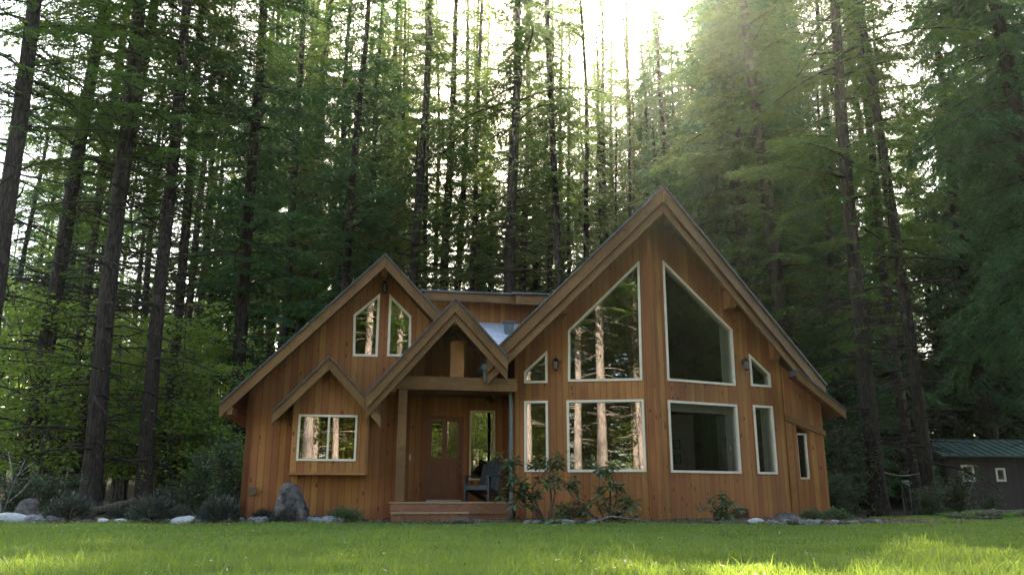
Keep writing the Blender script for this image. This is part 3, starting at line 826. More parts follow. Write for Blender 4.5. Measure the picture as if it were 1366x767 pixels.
# --- foundation vents and the footing
def louvre(o, d, s0, s1, z0, z1):
    nn = Vector((d.y, -d.x, 0))
    root = MB()
    P = lambda s, z, e: o + d * s + Vector((0, 0, z)) + nn * e
    root.prism([P(s0, z0, .002), P(s1, z0, .002), P(s1, z1, .002), P(s0, z1, .002)], nn * .012, d)
    nlou = 5
    for k in range(nlou):
        z = z0 + (z1 - z0) * (k + .2) / nlou
        root.prism([P(s0, z, .016), P(s1, z, .016), P(s1, z + .02, .03), P(s0, z + .02, .03)], nn * .01, d)
    root.build('vent', M['vent'], house)
louvre(PC, dl, sl(3.68), sl(4.18), .22, .44)
louvre(PE, dr, sr(7.72), sr(8.16), .20, .40)
mb = MB()
mb.prism([(-3.36, -.02, -.2), (-.0, -.02, -.2), (-.0, -.02, .19), (-3.36, -.02, .19)], (0, .016, 0))
mb.build('footing', M['concrete'], house)
mb = MB()
for o, d, L in ((PC, dl, sl(PE.x) + .01), (PE, dr, sr(PD.x))):
    nn = Vector((d.y, -d.x, 0)) * .018
    mb.prism([o + nn + Vector((0, 0, -.2)), o + d * L + nn + Vector((0, 0, -.2)), o + d * L + nn + Vector((0, 0, .19)), o + nn + Vector((0, 0, .19))], -nn * .85, d)
mb.build('footing', M['concrete'], house)
mb = MB(); mb.tube([(-3.10, .0, .78), (-3.10, -.07, .78)], .09, 12); mb.build('dryer_vent', M['vent'], house)
# --- inside
mb = MB()
mb.prism([(2.78, .16, .45), (5.68, -.74, .45), (9.4, .42, .45), (10.4, .6, .45), (10.4, 7.8, .45), (2.78, 7.8, .45)], (0, 0, .08), (1, 0, 0))
mb.build('floor', M['inside'], house)
wall_panel('inside_wall', [(2.9, .53), (10.4, .53), (10.4, 3.0), (9.5, 3.8), (5.83, 7.3), (2.9, 4.4)], [], (0, 4.6, 0), (1, 0), .1, M['inside'], house)
wall_panel('inside_wall', [(0, .53), (.85, .53), (.85, 2.9), (0, 2.9)], [], (7.45, 3.2, 0), (1, 0), .25, M['plaster'], house)
wall_panel('inside_wall', [(0, .53), (1.0, .53), (1.0, 2.9), (0, 2.9)], [], (9.1, 3.2, 0), (1, 0), .25, M['plaster'], house)
mb = MB(); mb.box((-3.18, .16, .45), (-.16, 2.85, .53), (1, 0, 0)); mb.box((0.02, 1.74, .45), (2.6, 2.88, .53), (1, 0, 0)); mb.build('floor', M['inside'], house)

def inside_thing(name, x, y, z, label, cat):
    return empty(name, hw(x, y, z), HR, label, cat)
t = inside_thing('sideboard', 7.0, 2.2, .532, 'dark low sideboard behind the wide right window', 'cabinet')
mb = MB(); mb.box((-.9, -.22, .06), (.9, .22, .70), (1, 0, 0)); mb.build('body', M['shed_wood'], t, bevel=.01)
mb = MB(); mb.box((-.95, -.26, .702), (.95, .26, .74), (1, 0, 0)); mb.build('top', M['shed_wood'], t, bevel=.01)
for sx in (-.8, .8):
    mb = MB(); mb.box((sx - .04, -.18, 0), (sx + .04, .18, .06)); mb.build('leg', M['shed_wood'], t)
t = inside_thing('table_lamp', 6.35, 2.2, .532 + .742, 'table lamp with a red shade at the left of the wide right window', 'lamp')
mb = MB(); mb.lathe((0, 0, 0), [(0, 0), (.09, .0), (.09, .02), (.03, .06), (.07, .2), (.05, .32), (.015, .36), (.015, .5), (0, .5)], 14); mb.build('base', M['brass'], t, smooth=True)
mb = MB(); mb.lathe((0, 0, .44), [(.20, 0), (.10, .30), (.098, .30), (.196, 0)], 20); mb.build('lamp_shade', M['shade'], t)
for k, (px, pz, w, h, lab) in enumerate(((7.78, 1.95, .2, .26, 'upper small framed picture on the pale inside pillar'), (7.78, 1.55, .2, .26, 'lower small framed picture on the pale inside pillar'), (9.35, 2.0, .24, .34, 'framed picture on the pale wall at the room\'s right'))):
    t = inside_thing('framed_picture', px, 3.195, pz, lab, 'picture')
    mb = MB()
    q = [(-w / 2, 0), (w / 2, 0), (w / 2, h), (-w / 2, h)]; i2 = inset(q, .025)
    for a in range(4):
        b = (a + 1) % 4
        mb.prism([(q[a][0], -.025, q[a][1]), (q[b][0], -.025, q[b][1]), (i2[b][0], -.025, i2[b][1]), (i2[a][0], -.025, i2[a][1])], (0, .025, 0))
    mb.build('frame', M['metal'], t)
    mb = MB(); mb.prism([(p[0], -.012, p[1]) for p in i2], (0, .008, 0)); mb.build('picture', M['paper'], t)
t = inside_thing('sofa', 7.6, 1.1, .532, 'maroon sofa back under the wide right window', 'sofa')
mb = MB(); mb.box((-.9, -.1, .1), (.9, .6, .42)); mb.build('seat', M['sofa'], t, bevel=.04)
mb = MB(); mb.box((-.9, -.32, .1), (.9, -.102, .80)); mb.build('backrest', M['sofa'], t, bevel=.06)
for sx in (-1.0, .902):
    mb = MB(); mb.box((sx, -.3, .1), (sx + .1, .6, .6)); mb.build('armrest', M['sofa'], t, bevel=.04)
for sx in (-.85, .85):
    for sy in (-.22, .5):
        mb = MB(); mb.box((sx - .03, sy - .03, 0), (sx + .03, sy + .03, .1)); mb.build('leg', M['shed_wood'], t)
# ------------------------------------------------------------------ trees
def tube_np(pts, rad, sides=6, twist=0.0):
    """tapered tube through pts (n,3) with radii rad (n,)"""
    pts = np.asarray(pts, float); n = len(pts)
    d = np.gradient(pts, axis=0); d /= np.linalg.norm(d, axis=1)[:, None] + 1e-9
    ref = np.where(np.abs(d[:, 2:3]) < 0.9, np.array([[0, 0, 1.0]]), np.array([[1.0, 0, 0]]))
    a = np.cross(d, ref); a /= np.linalg.norm(a, axis=1)[:, None] + 1e-9
    b = np.cross(d, a)
    t = np.arange(sides) * 2 * math.pi / sides + twist
    rr = np.asarray(rad)[:, None, None] if np.ndim(rad[0]) == 0 else np.asarray(rad)[:, :, None]
    v = pts[:, None, :] + (a[:, None, :] * np.cos(t)[None, :, None] + b[:, None, :] * np.sin(t)[None, :, None]) * rr
    i, k = np.meshgrid(np.arange(n - 1), np.arange(sides), indexing='ij')
    k2 = (k + 1) % sides
    f = np.stack([i * sides + k, i * sides + k2, (i + 1) * sides + k2, (i + 1) * sides + k], -1).reshape(-1, 4)
    return v.reshape(-1, 3), f

class Acc:
    def __init__(s): s.v, s.q, s.t, s.n = [], [], [], 0
    def quads(s, v, q): s.v.append(v); s.q.append(q + s.n); s.n += len(v)
    def tris(s, v):                                    # (m,3,3)
        m = len(v); s.v.append(v.reshape(-1, 3)); s.t.append(np.arange(m * 3).reshape(-1, 3) + s.n); s.n += m * 3
    def quad_soup(s, v):                               # (m,4,3)
        m = len(v); s.v.append(v.reshape(-1, 3)); s.q.append(np.arange(m * 4).reshape(-1, 4) + s.n); s.n += m * 4
    def build(s, name, mats, parent=None, smooth=False, tri_first=False):
        fs = []; idx = []
        if s.q:
            q = np.concatenate(s.q); fs.append(q); idx.append(np.zeros(len(q), int))
        if s.t:
            t = np.concatenate(s.t); fs.append(t); idx.append(np.full(len(t), 1 if isinstance(mats, (list, tuple)) and len(mats) > 1 else 0))
        return np_obj(name, np.concatenate(s.v), fs, mats, parent, np.concatenate(idx), smooth)

def trunk_np(g, H, r0, bend=0.25, sides=12, flare=0.55, top=0.04):
    hs = np.concatenate([[-0.5, 0.0, 0.25, 0.6, 1.2], np.arange(2.2, H, 1.3), [H]])
    ph = g.random(4) * 6.28
    x = bend * np.sin(hs * 0.11 + ph[0]) + 0.25 * bend * np.sin(hs * 0.35 + ph[1]); y = bend * np.sin(hs * 0.12 + ph[2]) + 0.25 * bend * np.sin(hs * 0.3 + ph[3])
    x -= x[1]; y -= y[1]
    r = r0 * np.clip(1 - hs / H, 0, 1) ** 0.75 * (1 + flare * np.exp(-np.clip(hs, 0, 99) / 0.45)) + top
    lob = 1 + 0.05 * np.sin(np.arange(sides)[None, :] * 2 * math.pi / sides * 3 + ph[0]) * np.exp(-np.clip(hs, 0, 99) / 2.0)[:, None] * 3
    rr = r[:, None] * (lob + 0.04 * g.standard_normal((len(hs), sides)))
    return np.stack([x, y, hs], 1), r, rr

def spray(g, L, droop, lat_gap=0.13, leaf_gap=0.085, leaf=0.13, leafw=0.045, width=0.42, hang=0.3):
    """one conifer branch along +X: axis points and its needle-spray triangles"""
    n_ax = 7
    s = np.linspace(0, 1, n_ax)
    ax = np.stack([L * s, 0.06 * L * np.sin(s * 3 + g.random() * 3), L * (0.16 * s - droop * s ** 2)], 1)
    pos = np.arange(0.12 * L + 0.05, L, lat_gap)
    pos = pos + g.uniform(-.04, .04, len(pos))
    pos = pos[g.random(len(pos)) > 0.12]
    if len(pos) == 0: return ax, np.zeros((0, 3, 3))
    P = np.repeat(pos, 2); side = np.tile([1.0, -1.0], len(pos))
    u = np.clip(P / L, 0, .999)
    ll = (width * L * (1 - u) ** 0.75 * np.clip(u * 4, 0.3, 1) * g.uniform(.55, 1.15, len(P)) + 0.10)
    ll = np.minimum(ll, 1.3)
    base = np.stack([np.interp(P, L * s, ax[:, k]) for k in range(3)], 1)
    ang = R(1) * g.uniform(42, 68, len(P))
    d = np.stack([np.cos(ang), np.sin(ang) * side, -hang * g.uniform(.4, 1.6, len(P))], 1)
    d /= np.linalg.norm(d, axis=1)[:, None]
    tri = []
    nmax = int(ll.max() / leaf_gap) + 1
    q = (np.arange(nmax) + 0.5) * leaf_gap
    ok = q[None, :] < ll[:, None]
    I, J = np.nonzero(ok)
    w = q[J]
    o = base[I] + d[I] * w[:, None] + np.stack([np.zeros(len(I)), np.zeros(len(I)), -0.25 * hang * w ** 2], 1)
    lat = np.cross(d[I], np.array([0, 0, 1.0])); lat /= np.linalg.norm(lat, axis=1)[:, None] + 1e-9
    for sgn in (1, -1):
        f = d[I] * 0.75 + lat * sgn * 0.65 + g.normal(0, .22, (len(I), 3)); f[:, 2] -= 0.15
        f /= np.linalg.norm(f, axis=1)[:, None]
        wd = np.cross(f, np.array([0, 0, 1.0]) + g.normal(0, .45, (len(I), 3))); wd /= np.linalg.norm(wd, axis=1)[:, None] + 1e-9
        le = leaf * g.uniform(.7, 1.4, len(I)); lw = leafw * g.uniform(.7, 1.3, len(I))
        tri.append(np.stack([o + wd * lw[:, None] * .5, o - wd * lw[:, None] * .5, o + f * le[:, None]], 1))
    return ax, np.concatenate(tri)

def rot_z(v, a):
    c, s = math.cos(a), math.sin(a)
    return np.stack([v[..., 0] * c - v[..., 1] * s, v[..., 0] * s + v[..., 1] * c, v[..., 2]], -1)

def conifer(name, seed, H, r0, live, n_br, reach, droop, bark, leafm, label, cat, group=None, low=0.75, dead=26, deadlen=1.6,
            lat_gap=0.14, leaf_gap=0.09, leaf=0.14, leafw=0.05, hang=0.3, bend=0.25, clump=0.5, width=0.42):
    """fir-like tree > trunk (with its dead lower limbs), crown (limbs and needles)"""
    g = np.random.default_rng(seed)
    root = empty(name, (0, 0, 0), 0, label, cat, group)
    T = Acc()
    pts, r, rr = trunk_np(g, H, r0, bend)
    T.quads(*tube_np(pts, rr, rr.shape[1]))
    at = lambda h: np.array([np.interp(h, pts[:, 2], pts[:, 0]), np.interp(h, pts[:, 2], pts[:, 1]), h])
    for k in range(dead):
        h = g.uniform(1.6, live + 3)
        L = deadlen * g.uniform(.4, 1.3); a = g.uniform(0, 6.28)
        s = np.linspace(0, 1, 5)
        ax = np.stack([L * s, 0.1 * L * np.sin(s * 4 + k), L * (g.uniform(-.1, .25) * s - g.uniform(.1, .5) * s ** 2)], 1)
        ax[:, 0] += np.interp(h, pts[:, 2], r) * .6
        v, f = tube_np(rot_z(ax, a) + at(h), np.linspace(.022, .005, 5) * (1 + L * .3), 4); T.quads(v, f)
        for j in range(4):
            u = g.uniform(.3, .95); b0 = np.array([np.interp(u, s, ax[:, c]) for c in range(3)])
            tw = np.stack([b0, b0 + np.array([.25 * L * g.uniform(.3, 1), g.uniform(-.35, .35) * L, g.uniform(-.25, .1) * L])])
            v, f = tube_np(rot_z(tw, a) + at(h), np.array([.008, .004]), 3); T.quads(v, f)
    T.build('trunk', bark, root, smooth=True)
    K = Acc()
    ph = g.random() * 6.28
    for k in range(n_br):
        u = (k + g.random()) / n_br
        h = live + (H - 0.4 - live) * u ** 0.92
        a = k * 2.39996 + g.uniform(-.5, .5)
        prof = min(1.0, low + (1 - low) * u * 4) * max(0.0, 1 - u) ** 0.62 + 0.05
        lobe = 1 + clump * (0.5 * math.sin(h * 0.9 + ph) + 0.5 * math.sin(a * 2 + h * .33))
        L = max(0.35, reach * prof * g.uniform(.55, 1.12) * lobe)
        ax, tr = spray(g, L, droop * g.uniform(.5, 1.5), lat_gap, leaf_gap, leaf, leafw, width, hang)
        o = at(h)
        v, f = tube_np(rot_z(ax, a) + o, np.linspace(.012 + .011 * L, .006, len(ax)), 4); K.quads(v, f)
        if len(tr): K.tris(rot_z(tr, a) + o)
    K.build('crown', [bark, leafm], root)
    return root

def leafy(name, seed, H, spread, stems, n_leaf, leaf, bark, leafm, label, cat, group=None, flat=0.35, base_r=0.05, low=0.25, lean=0.35):
    """broad-leaved small tree or bush > trunk (its stems), crown (leaves in layered sprays)"""
    g = np.random.default_rng(seed)
    root = empty(name, (0, 0, 0), 0, label, cat, group)
    T, K = Acc(), Acc()
    tips = []
    for k in range(stems):
        a = 6.28 * k / stems + g.uniform(-.5, .5); h = H * g.uniform(.7, 1.0); sp = spread * lean * g.uniform(.4, 1.2)
        s = np.linspace(0, 1, 8)
        st = np.stack([np.cos(a) * sp * s ** 1.6 + .06 * np.sin(s * 7 + k), np.sin(a) * sp * s ** 1.6 + .06 * np.cos(s * 6 + k), h * s - .1], 1)
        v, f = tube_np(st, np.linspace(base_r, base_r * .2, 8), 6); T.quads(v, f)
        for j in range(int(9 + H)):
            u = g.uniform(low, 1.0); b0 = np.array([np.interp(u, s, st[:, c]) for c in range(3)])
            a2 = g.uniform(0, 6.28); L = spread * g.uniform(.25, .7) * (1.15 - .55 * u)
            s2 = np.linspace(0, 1, 5)
            br = b0 + np.stack([np.cos(a2) * L * s2, np.sin(a2) * L * s2, L * (.35 * s2 - .3 * s2 ** 2)], 1)
            v, f = tube_np(br, np.linspace(base_r * .32, .004, 5), 4); T.quads(v, f)
            tips.append((br, L))
    per = max(3, n_leaf // len(tips))
    for br, L in tips:
        m = int(per * g.uniform(.5, 1.5))
        u = g.random(m) ** .6
        c = np.stack([np.interp(u, np.linspace(0, 1, 5), br[:, k]) for k in range(3)], 1)
        c += g.normal(0, 1, (m, 3)) * np.array([.22, .22, .22 * flat]) * max(L, .25)
        a = g.uniform(0, 6.28, m); le = leaf * g.uniform(.6, 1.3, m)
        d = np.stack([np.cos(a), np.sin(a), g.normal(-.25, .3, m)], 1); d /= np.linalg.norm(d, axis=1)[:, None]
        up = np.array([0, 0, 1.0]) + g.normal(0, .4, (m, 3))
        wd = np.cross(d, up); wd /= np.linalg.norm(wd, axis=1)[:, None]
        K.quad_soup(np.stack([c, c + d * (le * .45)[:, None] + wd * (le * .38)[:, None], c + d * le[:, None], c + d * (le * .45)[:, None] - wd * (le * .38)[:, None]], 1))
    T.build('trunk', bark, root, smooth=True)
    K.build('crown', leafm, root)
    return root

def put(proto, used, x, y, rz, sc=1.0, sz=None, label=None, group=None, dz=0.0):
    o = proto if not used.get(proto.name) else copy_tree(proto)
    used[proto.name] = True
    o.location = (x, y, float(ground_z(x, y)) + dz)
    o.rotation_euler = (0, 0, rz)
    o.scale = (sc, sc, sz or sc)
    if label: o['label'] = label
    for k in ('group',):
        if group: o[k] = group
        elif k in o.keys(): del o[k]
    return o
USED = {}
rng = random.Random(11)

tall_a = conifer('fir_tree', 21, 43, .36, 6.0, 210, 4.3, .34, M['bark'], M['needle'], 'tall dark fir', 'tree', low=.42, dead=40, deadlen=2.2, leafw=.07, leaf=.16, width=.46, clump=.8)
tall_b = conifer('fir_tree', 22, 42, .28, 6.0, 165, 4.2, .40, M['bark'], M['needle'], 'tall dark fir', 'tree', low=.35, dead=50, deadlen=2.6, clump=1.0, leafw=.06, leaf=.15, width=.40, lat_gap=.19)
tall_c = conifer('fir_tree', 23, 40, .25, 5.0, 230, 3.7, .34, M['bark'], M['hemlock'], 'tall dark fir', 'tree', low=.55, dead=30, clump=.9, leafw=.07, leaf=.16, width=.48)
pole = conifer('slender_fir_tree', 24, 38, .16, 7.0, 120, 2.5, .40, M['bark'], M['needle'], 'slender dark fir', 'tree', low=.22, dead=60, deadlen=1.9, clump=1.0, leafw=.07, leaf=.16, width=.48)
hem = conifer('hemlock_tree', 25, 24, .22, 1.2, 210, 3.7, .45, M['bark'], M['hemlock'], 'drooping hemlock', 'tree', low=.9, dead=6, hang=.5, clump=.6, leafw=.07, leaf=.16, width=.5)
young = conifer('young_hemlock_tree', 26, 10, .11, .5, 110, 2.3, .36, M['bark'], M['hemlock'], 'young hemlock', 'tree', low=.95, dead=0, hang=.45, lat_gap=.12, leaf_gap=.08, leaf=.13, leafw=.05)
bare = conifer('fir_tree', 28, 42, .27, 12.0, 170, 4.2, .36, M['bark'], M['needle'], 'tall dark fir', 'tree', low=.35, dead=70, deadlen=2.8, leafw=.06, leaf=.15, width=.42, lat_gap=.17, clump=1.0)
cedar = conifer('cedar_tree', 27, 32, .38, 2.0, 250, 4.4, .50, M['bark'], M['hemlock'], 'broad cedar', 'tree', low=.8, dead=14, hang=.75, leaf=.18, leafw=.075, clump=.45, width=.52)
cedar_high = conifer('cedar_tree', 29, 34, .38, 6.0, 230, 4.6, .50, M['bark'], M['hemlock'], 'broad cedar', 'tree', low=.75, dead=20, hang=.75, leaf=.18, leafw=.075, clump=.45, width=.52)
maple = leafy('vine_maple', 31, 6.5, 3.4, 6, 4200, .14, M['mossbark'], M['maple'], 'bright vine maple', 'tree')
maple2 = leafy('vine_maple', 32, 9.5, 4.4, 5, 5200, .15, M['mossbark'], M['maple'], 'bright vine maple', 'tree', low=.2)
bush = leafy('leafy_bush', 33, 2.4, 1.7, 9, 4200, .10, M['mossbark'], M['shrubleaf'], 'dark leafy bush', 'bush', low=.12, base_r=.025, lean=.6, flat=.7)
silver = leafy('leafy_bush', 34, 3.2, 1.6, 8, 4600, .10, M['mossbark'], M['shrubleaf'], 'pale leafy bush', 'bush', low=.12, base_r=.03, lean=.5, flat=.7)

def colx(u, D):
    """place's x for a trunk standing D metres ahead in the photo's column u (of 1366, at eye level)"""
    return (u - 683) / 1124.0 * D
def yard(proto, u, D, label, sc=1.0, sz=None, rz=None, group=None):
    return put(proto, USED, colx(u, D), D, rng.uniform(0, 6.28) if rz is None else rz, sc, sz, label, group)

# --- near trees one can tell apart (left of the cabin)
yard(bare, -38, 25, 'thick bare fir trunk at the far left edge leaning in from the top corner', 1.0)
yard(bare, 122, 29, 'thickest dark fir trunk standing left of the cabin among bright leaves', 1.05)
yard(bare, 96, 31.5, 'dark fir trunk close beside the thickest one on its left', .95)
yard(tall_b, 30, 32, 'fir trunk in the bright leaves between the left edge and the thickest trunk', 1.05)
yard(pole, 66, 36, 'thin fir trunk left of the thickest one with green moss', 1.15)
yard(bare, 192, 30, 'second dark fir trunk right of the thickest one, bare to half height', .9)
yard(pole, 214, 33, 'thin grey trunk just right of the bare fir, left of the cabin', 1.1)
yard(tall_c, 305, 34, 'fir with a dense dark crown directly behind the cabin\'s left eave', 1.05)
yard(tall_b, 352, 44, 'fir with hanging dark boughs behind the left gable\'s rake', .95)
# --- behind the roofs
yard(bare, 671, 41, 'thick straight fir trunk rising above the back dormer roof', 1.12, 1.0)
yard(pole, 754, 40, 'thin straight trunk right of the thick one above the dormer, under the bright sky', 1.1)
yard(tall_b, 545, 43, 'dark fir trunk above the apex of the left gable', .95)
yard(tall_c, 440, 40, 'slim fir trunk above the middle of the left gable\'s rake', .9)
yard(cedar, 1015, 36, 'dense dark cedar rising behind the right side of the prow gable', 1.0)
yard(hem, 905, 38, 'drooping hemlock directly behind the prow gable\'s peak', .8)
for u, D, p, sc, lab in ((762, 58, tall_b, .95, 'hazy fir just right of the thin straight trunk, under the sun'), (838, 66, tall_b, .98, 'hazy fir straight under the sun'), (875, 60, tall_c, .92, 'hazy fir left of the prow\'s peak'), (918, 64, tall_c, .98, 'hazy fir above the prow\'s peak'), (955, 57, tall_a, .80, 'hazy fir right of the prow\'s peak'), (800, 76, tall_c, 1.05, 'pale hazy fir far back under the sun'), (930, 72, tall_c, 1.0, 'pale hazy fir far back right of the prow\'s peak'), (722, 60, tall_c, 1.1, 'hazy fir between the thick and the thin straight trunks')):
    yard(p, u, D, lab, sc)
for u, D, p, sc, lab in ((640, 56, pole, 1.1, 'slender fir left of the thick trunk above the dormer'), (594, 50, tall_b, 1.05, 'open crowned fir above the porch gable'), (500, 54, tall_b, 1.05, 'open crowned fir straight above the left gable'), (410, 52, tall_b, 1.1, 'open crowned fir above the left gable\'s long rake'),
                         (782, 47, pole, 1.02, 'slender fir standing across the sun\'s glow'), (898, 62, tall_b, 1.1, 'open crowned fir right behind the prow gable\'s peak'), (868, 66, tall_b, 1.12, 'open crowned fir left of the prow gable\'s peak'), (922, 57, tall_c, 1.02, 'full crowned fir right behind the prow gable\'s peak'), (812, 63, pole, 1.1, 'slender fir just right of the sun\'s glow'), (850, 64, pole, 1.1, 'slender fir over the prow gable\'s left rake'), (735, 50, pole, 1.1, 'slender fir left of the sun\'s glow'), (888, 65, pole, 1.1, 'slender fir straight behind the prow gable\'s peak'),
                         (700, 58, tall_b, 1.05, 'open crowned fir right of the thick trunk'), (826, 62, tall_b, .98, 'open crowned fir below the sun\'s glow'), (770, 64, maple2, 1.8, 'tall lit maple low under the sun\'s glow'), (690, 54, maple2, 1.3, 'lit maple behind the back dormer'), (600, 52, maple2, 1.3, 'lit maple behind the porch gable')):
    yard(p, u, D, lab, sc)
yard(tall_a, 1068, 33, 'thick dark trunk in deep shade right of the prow gable', .85)
yard(tall_c, 1046, 39, 'dark trunk in deep shade just right of the thick shaded one', 1.0)
# --- right side
yard(tall_b, 1172, 27, 'tall fir trunk with pale bark patches right of the cabin', .82)
yard(pole, 1240, 29, 'slim speckled trunk between the cabin and the green roofed shed', 1.1)
yard(pole, 1226, 31.5, 'dark slim trunk just behind the speckled one near the shed', 1.0)
yard(cedar_high, 1335, 43, 'broad cedar rising straight behind the green roofed shed', 1.0)
yard(cedar_high, 1440, 27, 'broad cedar whose boughs hang in from the right edge', .9)
yard(hem, 1135, 34, 'hemlock with low boughs behind the right end of the cabin', .8)
yard(young, 1246, 30, 'small dark hemlock beside the shed\'s left end', .26)
# --- understorey on the left
for u, D, p, sc, lab in ((18, 33, maple2, 1.05, 'bright vine maple at the left edge behind the shaded border'), (85, 37, maple2, 1.1, 'bright vine maple behind the thickest trunk'),
                         (165, 35, maple, 1.15, 'bright vine maple between the two thick left trunks'), (235, 36, maple2, .9, 'bright vine maple right of the bare fir trunk'),
                         (275, 31, maple, .9, 'vine maple with dim leaves near the cabin\'s left corner'), (-60, 30, maple2, 1.0, 'vine maple at the frame\'s left edge')):
    yard(p, u, D, lab, sc)
for u, D, p, sc, lab in ((-10, 38, maple2, 1.1, 'bright vine maple peeping past the far left trunk'), (62, 41, maple, 1.4, 'bushy bright vine maple deep between the left trunks'), (112, 40, maple2, 1.2, 'bright vine maple straight behind the pair of thick trunks'),
                         (150, 41, maple2, 1.15, 'bright vine maple showing right of the thickest trunk'), (205, 42, maple2, 1.2, 'bright vine maple straight behind the bare fir trunk'), (250, 43, maple2, 1.25, 'bright vine maple deep between bare fir and cabin'), (290, 40, maple2, 1.0, 'dim vine maple behind the left eave')):
    yard(p, u, D, lab, sc)
for u, D, p, sc, lab in ((45, 30, maple, 1.2, 'near bright vine maple between far left trunk and thickest trunk'), (155, 32, maple2, .9, 'bright vine maple showing between the thickest and the bare trunk'), (225, 32, maple, 1.2, 'near vine maple right of the bare fir trunk'), (255, 35, maple2, 1.0, 'bright vine maple over the pale bush left of the cabin')):
    yard(p, u, D, lab, sc)
yard(bush, 70, 24, 'dark rounded evergreen bush in the shade at the far left', .62)
yard(bush, 20, 23, 'dark leafy bush by the left edge beside the bare twigs', .6)
yard(silver, 300, 25, 'pale leaved bush at the cabin\'s left corner', .75)
yard(silver, 268, 28, 'pale leaved bush a little left of the cabin\'s corner', .7)
yard(bush, 235, 27, 'dark bush in the shade between the left trunks and the cabin', .5)
yard(silver, 1128, 27, 'pale leaved bush at the cabin\'s right corner', 1.0)
yard(bush, 1105, 25, 'dark bush close to the cabin\'s right wall', .7)
yard(bush, 1278, 29, 'round dark bush in front of the shed', .75)
yard(bush, 1318, 26, 'dark bush before the shed by the right edge', .38)
yard(bush, 1240, 24, 'low dark bush beside the slim speckled trunk', .45)

# --- the forest behind, tree by tree
zones = [  # u range, D range, scale range, count, protos with weights, label, group
    ((300, 640), (46, 66), (.95, 1.2), 30, ((pole, 7), (tall_b, 1)), 'slender trunk in the crowded stand behind the left gable', 'trunks crowded behind the left gable'),
    ((640, 880), (50, 76), (.74, .98), 26, ((pole, 5), (tall_b, 2), (hem, 1)), 'slender fir in the hazy stand behind the back dormer', 'firs in the hazy stand behind the dormer'),
    ((-60, 330), (50, 76), (.75, 1.0), 16, ((pole, 2), (tall_b, 3), (tall_c, 1)), 'fir in the open stand beyond the bright leaves on the left', 'firs beyond the bright leaves'),
    ((985, 1120), (42, 62), (1.0, 1.2), 14, ((hem, 2), (tall_c, 3), (cedar, 2), (tall_a, 1)), 'dark fir in the dense stand behind the prow gable', 'firs in the dense stand behind the prow'),
    ((865, 985), (58, 76), (.84, .95), 10, ((tall_c, 3), (tall_a, 2)), 'fir in the dense stand straight behind the prow\'s peak', 'firs straight behind the prow peak'),
    ((1110, 1250), (36, 60), (.8, 1.05), 10, ((hem, 1), (pole, 2), (tall_b, 2)), 'dark conifer in the open stand between cabin and shed', 'conifers between cabin and shed'),
    ((1290, 1480), (44, 60), (.95, 1.2), 12, ((hem, 2), (tall_c, 2), (cedar, 1)), 'dark conifer in the shaded stand behind the shed', 'conifers in the stand behind the shed'),
    ((-120, 320), (78, 108), (.55, .8), 14, ((pole, 2), (tall_b, 2), (hem, 1)), 'distant low fir far beyond the bright leaves', 'distant firs far on the left'),
    ((300, 880), (78, 105), (.7, .95), 20, ((pole, 2), (tall_c, 2), (hem, 1)), 'distant fir far behind the roofs', 'distant firs far behind the roofs'),
    ((880, 1480), (66, 100), (.6, .85), 24, ((tall_c, 2), (hem, 2), (pole, 1)), 'distant fir far back in the right-hand wood', 'distant firs in the right-hand wood'),
]
zones += [
    ((360, 760), (58, 78), (1.0, 1.2), 9, ((tall_b, 3), (pole, 1)), 'open crowned fir rising between the crowded trunks behind the roofs', 'open crowned firs behind the roofs'),
    ((-40, 340), (56, 84), (.85, 1.1), 10, ((tall_b, 2), (pole, 1), (tall_c, 1)), 'open crowned fir standing deep in the left-hand wood', 'open crowned firs deep on the left'),
]
placed = [(o.location.x, o.location.y) for o in C.objects if o.parent is None and o.get('category') == 'tree']
SUNDIR = (sd.x, sd.y, sd.z)
for (u0, u1), (d0, d1), (s0, s1), cnt, ps, lab, grp in zones:
    bag = [p for p, w in ps for _ in range(w)]
    made = 0; tries = 0
    while made < cnt and tries < cnt * 30:
        tries += 1
        D = rng.uniform(d0, d1); x = colx(rng.uniform(u0, u1), D)
        if any((x - a) ** 2 + (D - b) ** 2 < (2.0 if d0 < 60 else 3.0) ** 2 for a, b in placed): continue
        placed.append((x, D)); made += 1
        p = rng.choice(bag)
        put(p, USED, x, D, rng.uniform(0, 6.28), rng.uniform(s0, s1), None, lab, grp)
# young growth under them
for (u0, u1), (d0, d1), cnt, ps, lab, grp in (
        ((320, 900), (44, 62), 16, ((young, 1), (maple, 2), (maple2, 2)), 'young growth under the trunks behind the roofs', 'young growth behind the roofs'),
        ((900, 1440), (43, 62), 16, ((young, 3), (hem, 1)), 'young hemlock in the deep shade on the right', 'young hemlocks in the right-hand shade'),
        ((-100, 320), (48, 70), 10, ((maple2, 3), (maple, 1)), 'bright leafy growth beyond the left trunks', 'leafy growth beyond the left trunks'),
        ((-100, 1450), (66, 110), 36, ((maple2, 4), (young, 1), (hem, 1)), 'low growth far back between the trunks', 'low growth far back')):
    bag = [p for p, w in ps for _ in range(w)]
    for k in range(cnt):
        D = rng.uniform(d0, d1); x = colx(u0 + (u1 - u0) * (k + rng.random()) / cnt, D)
        put(rng.choice(bag), USED, x, D, rng.uniform(0, 6.28), rng.uniform(.8, 1.3), None, lab, grp)

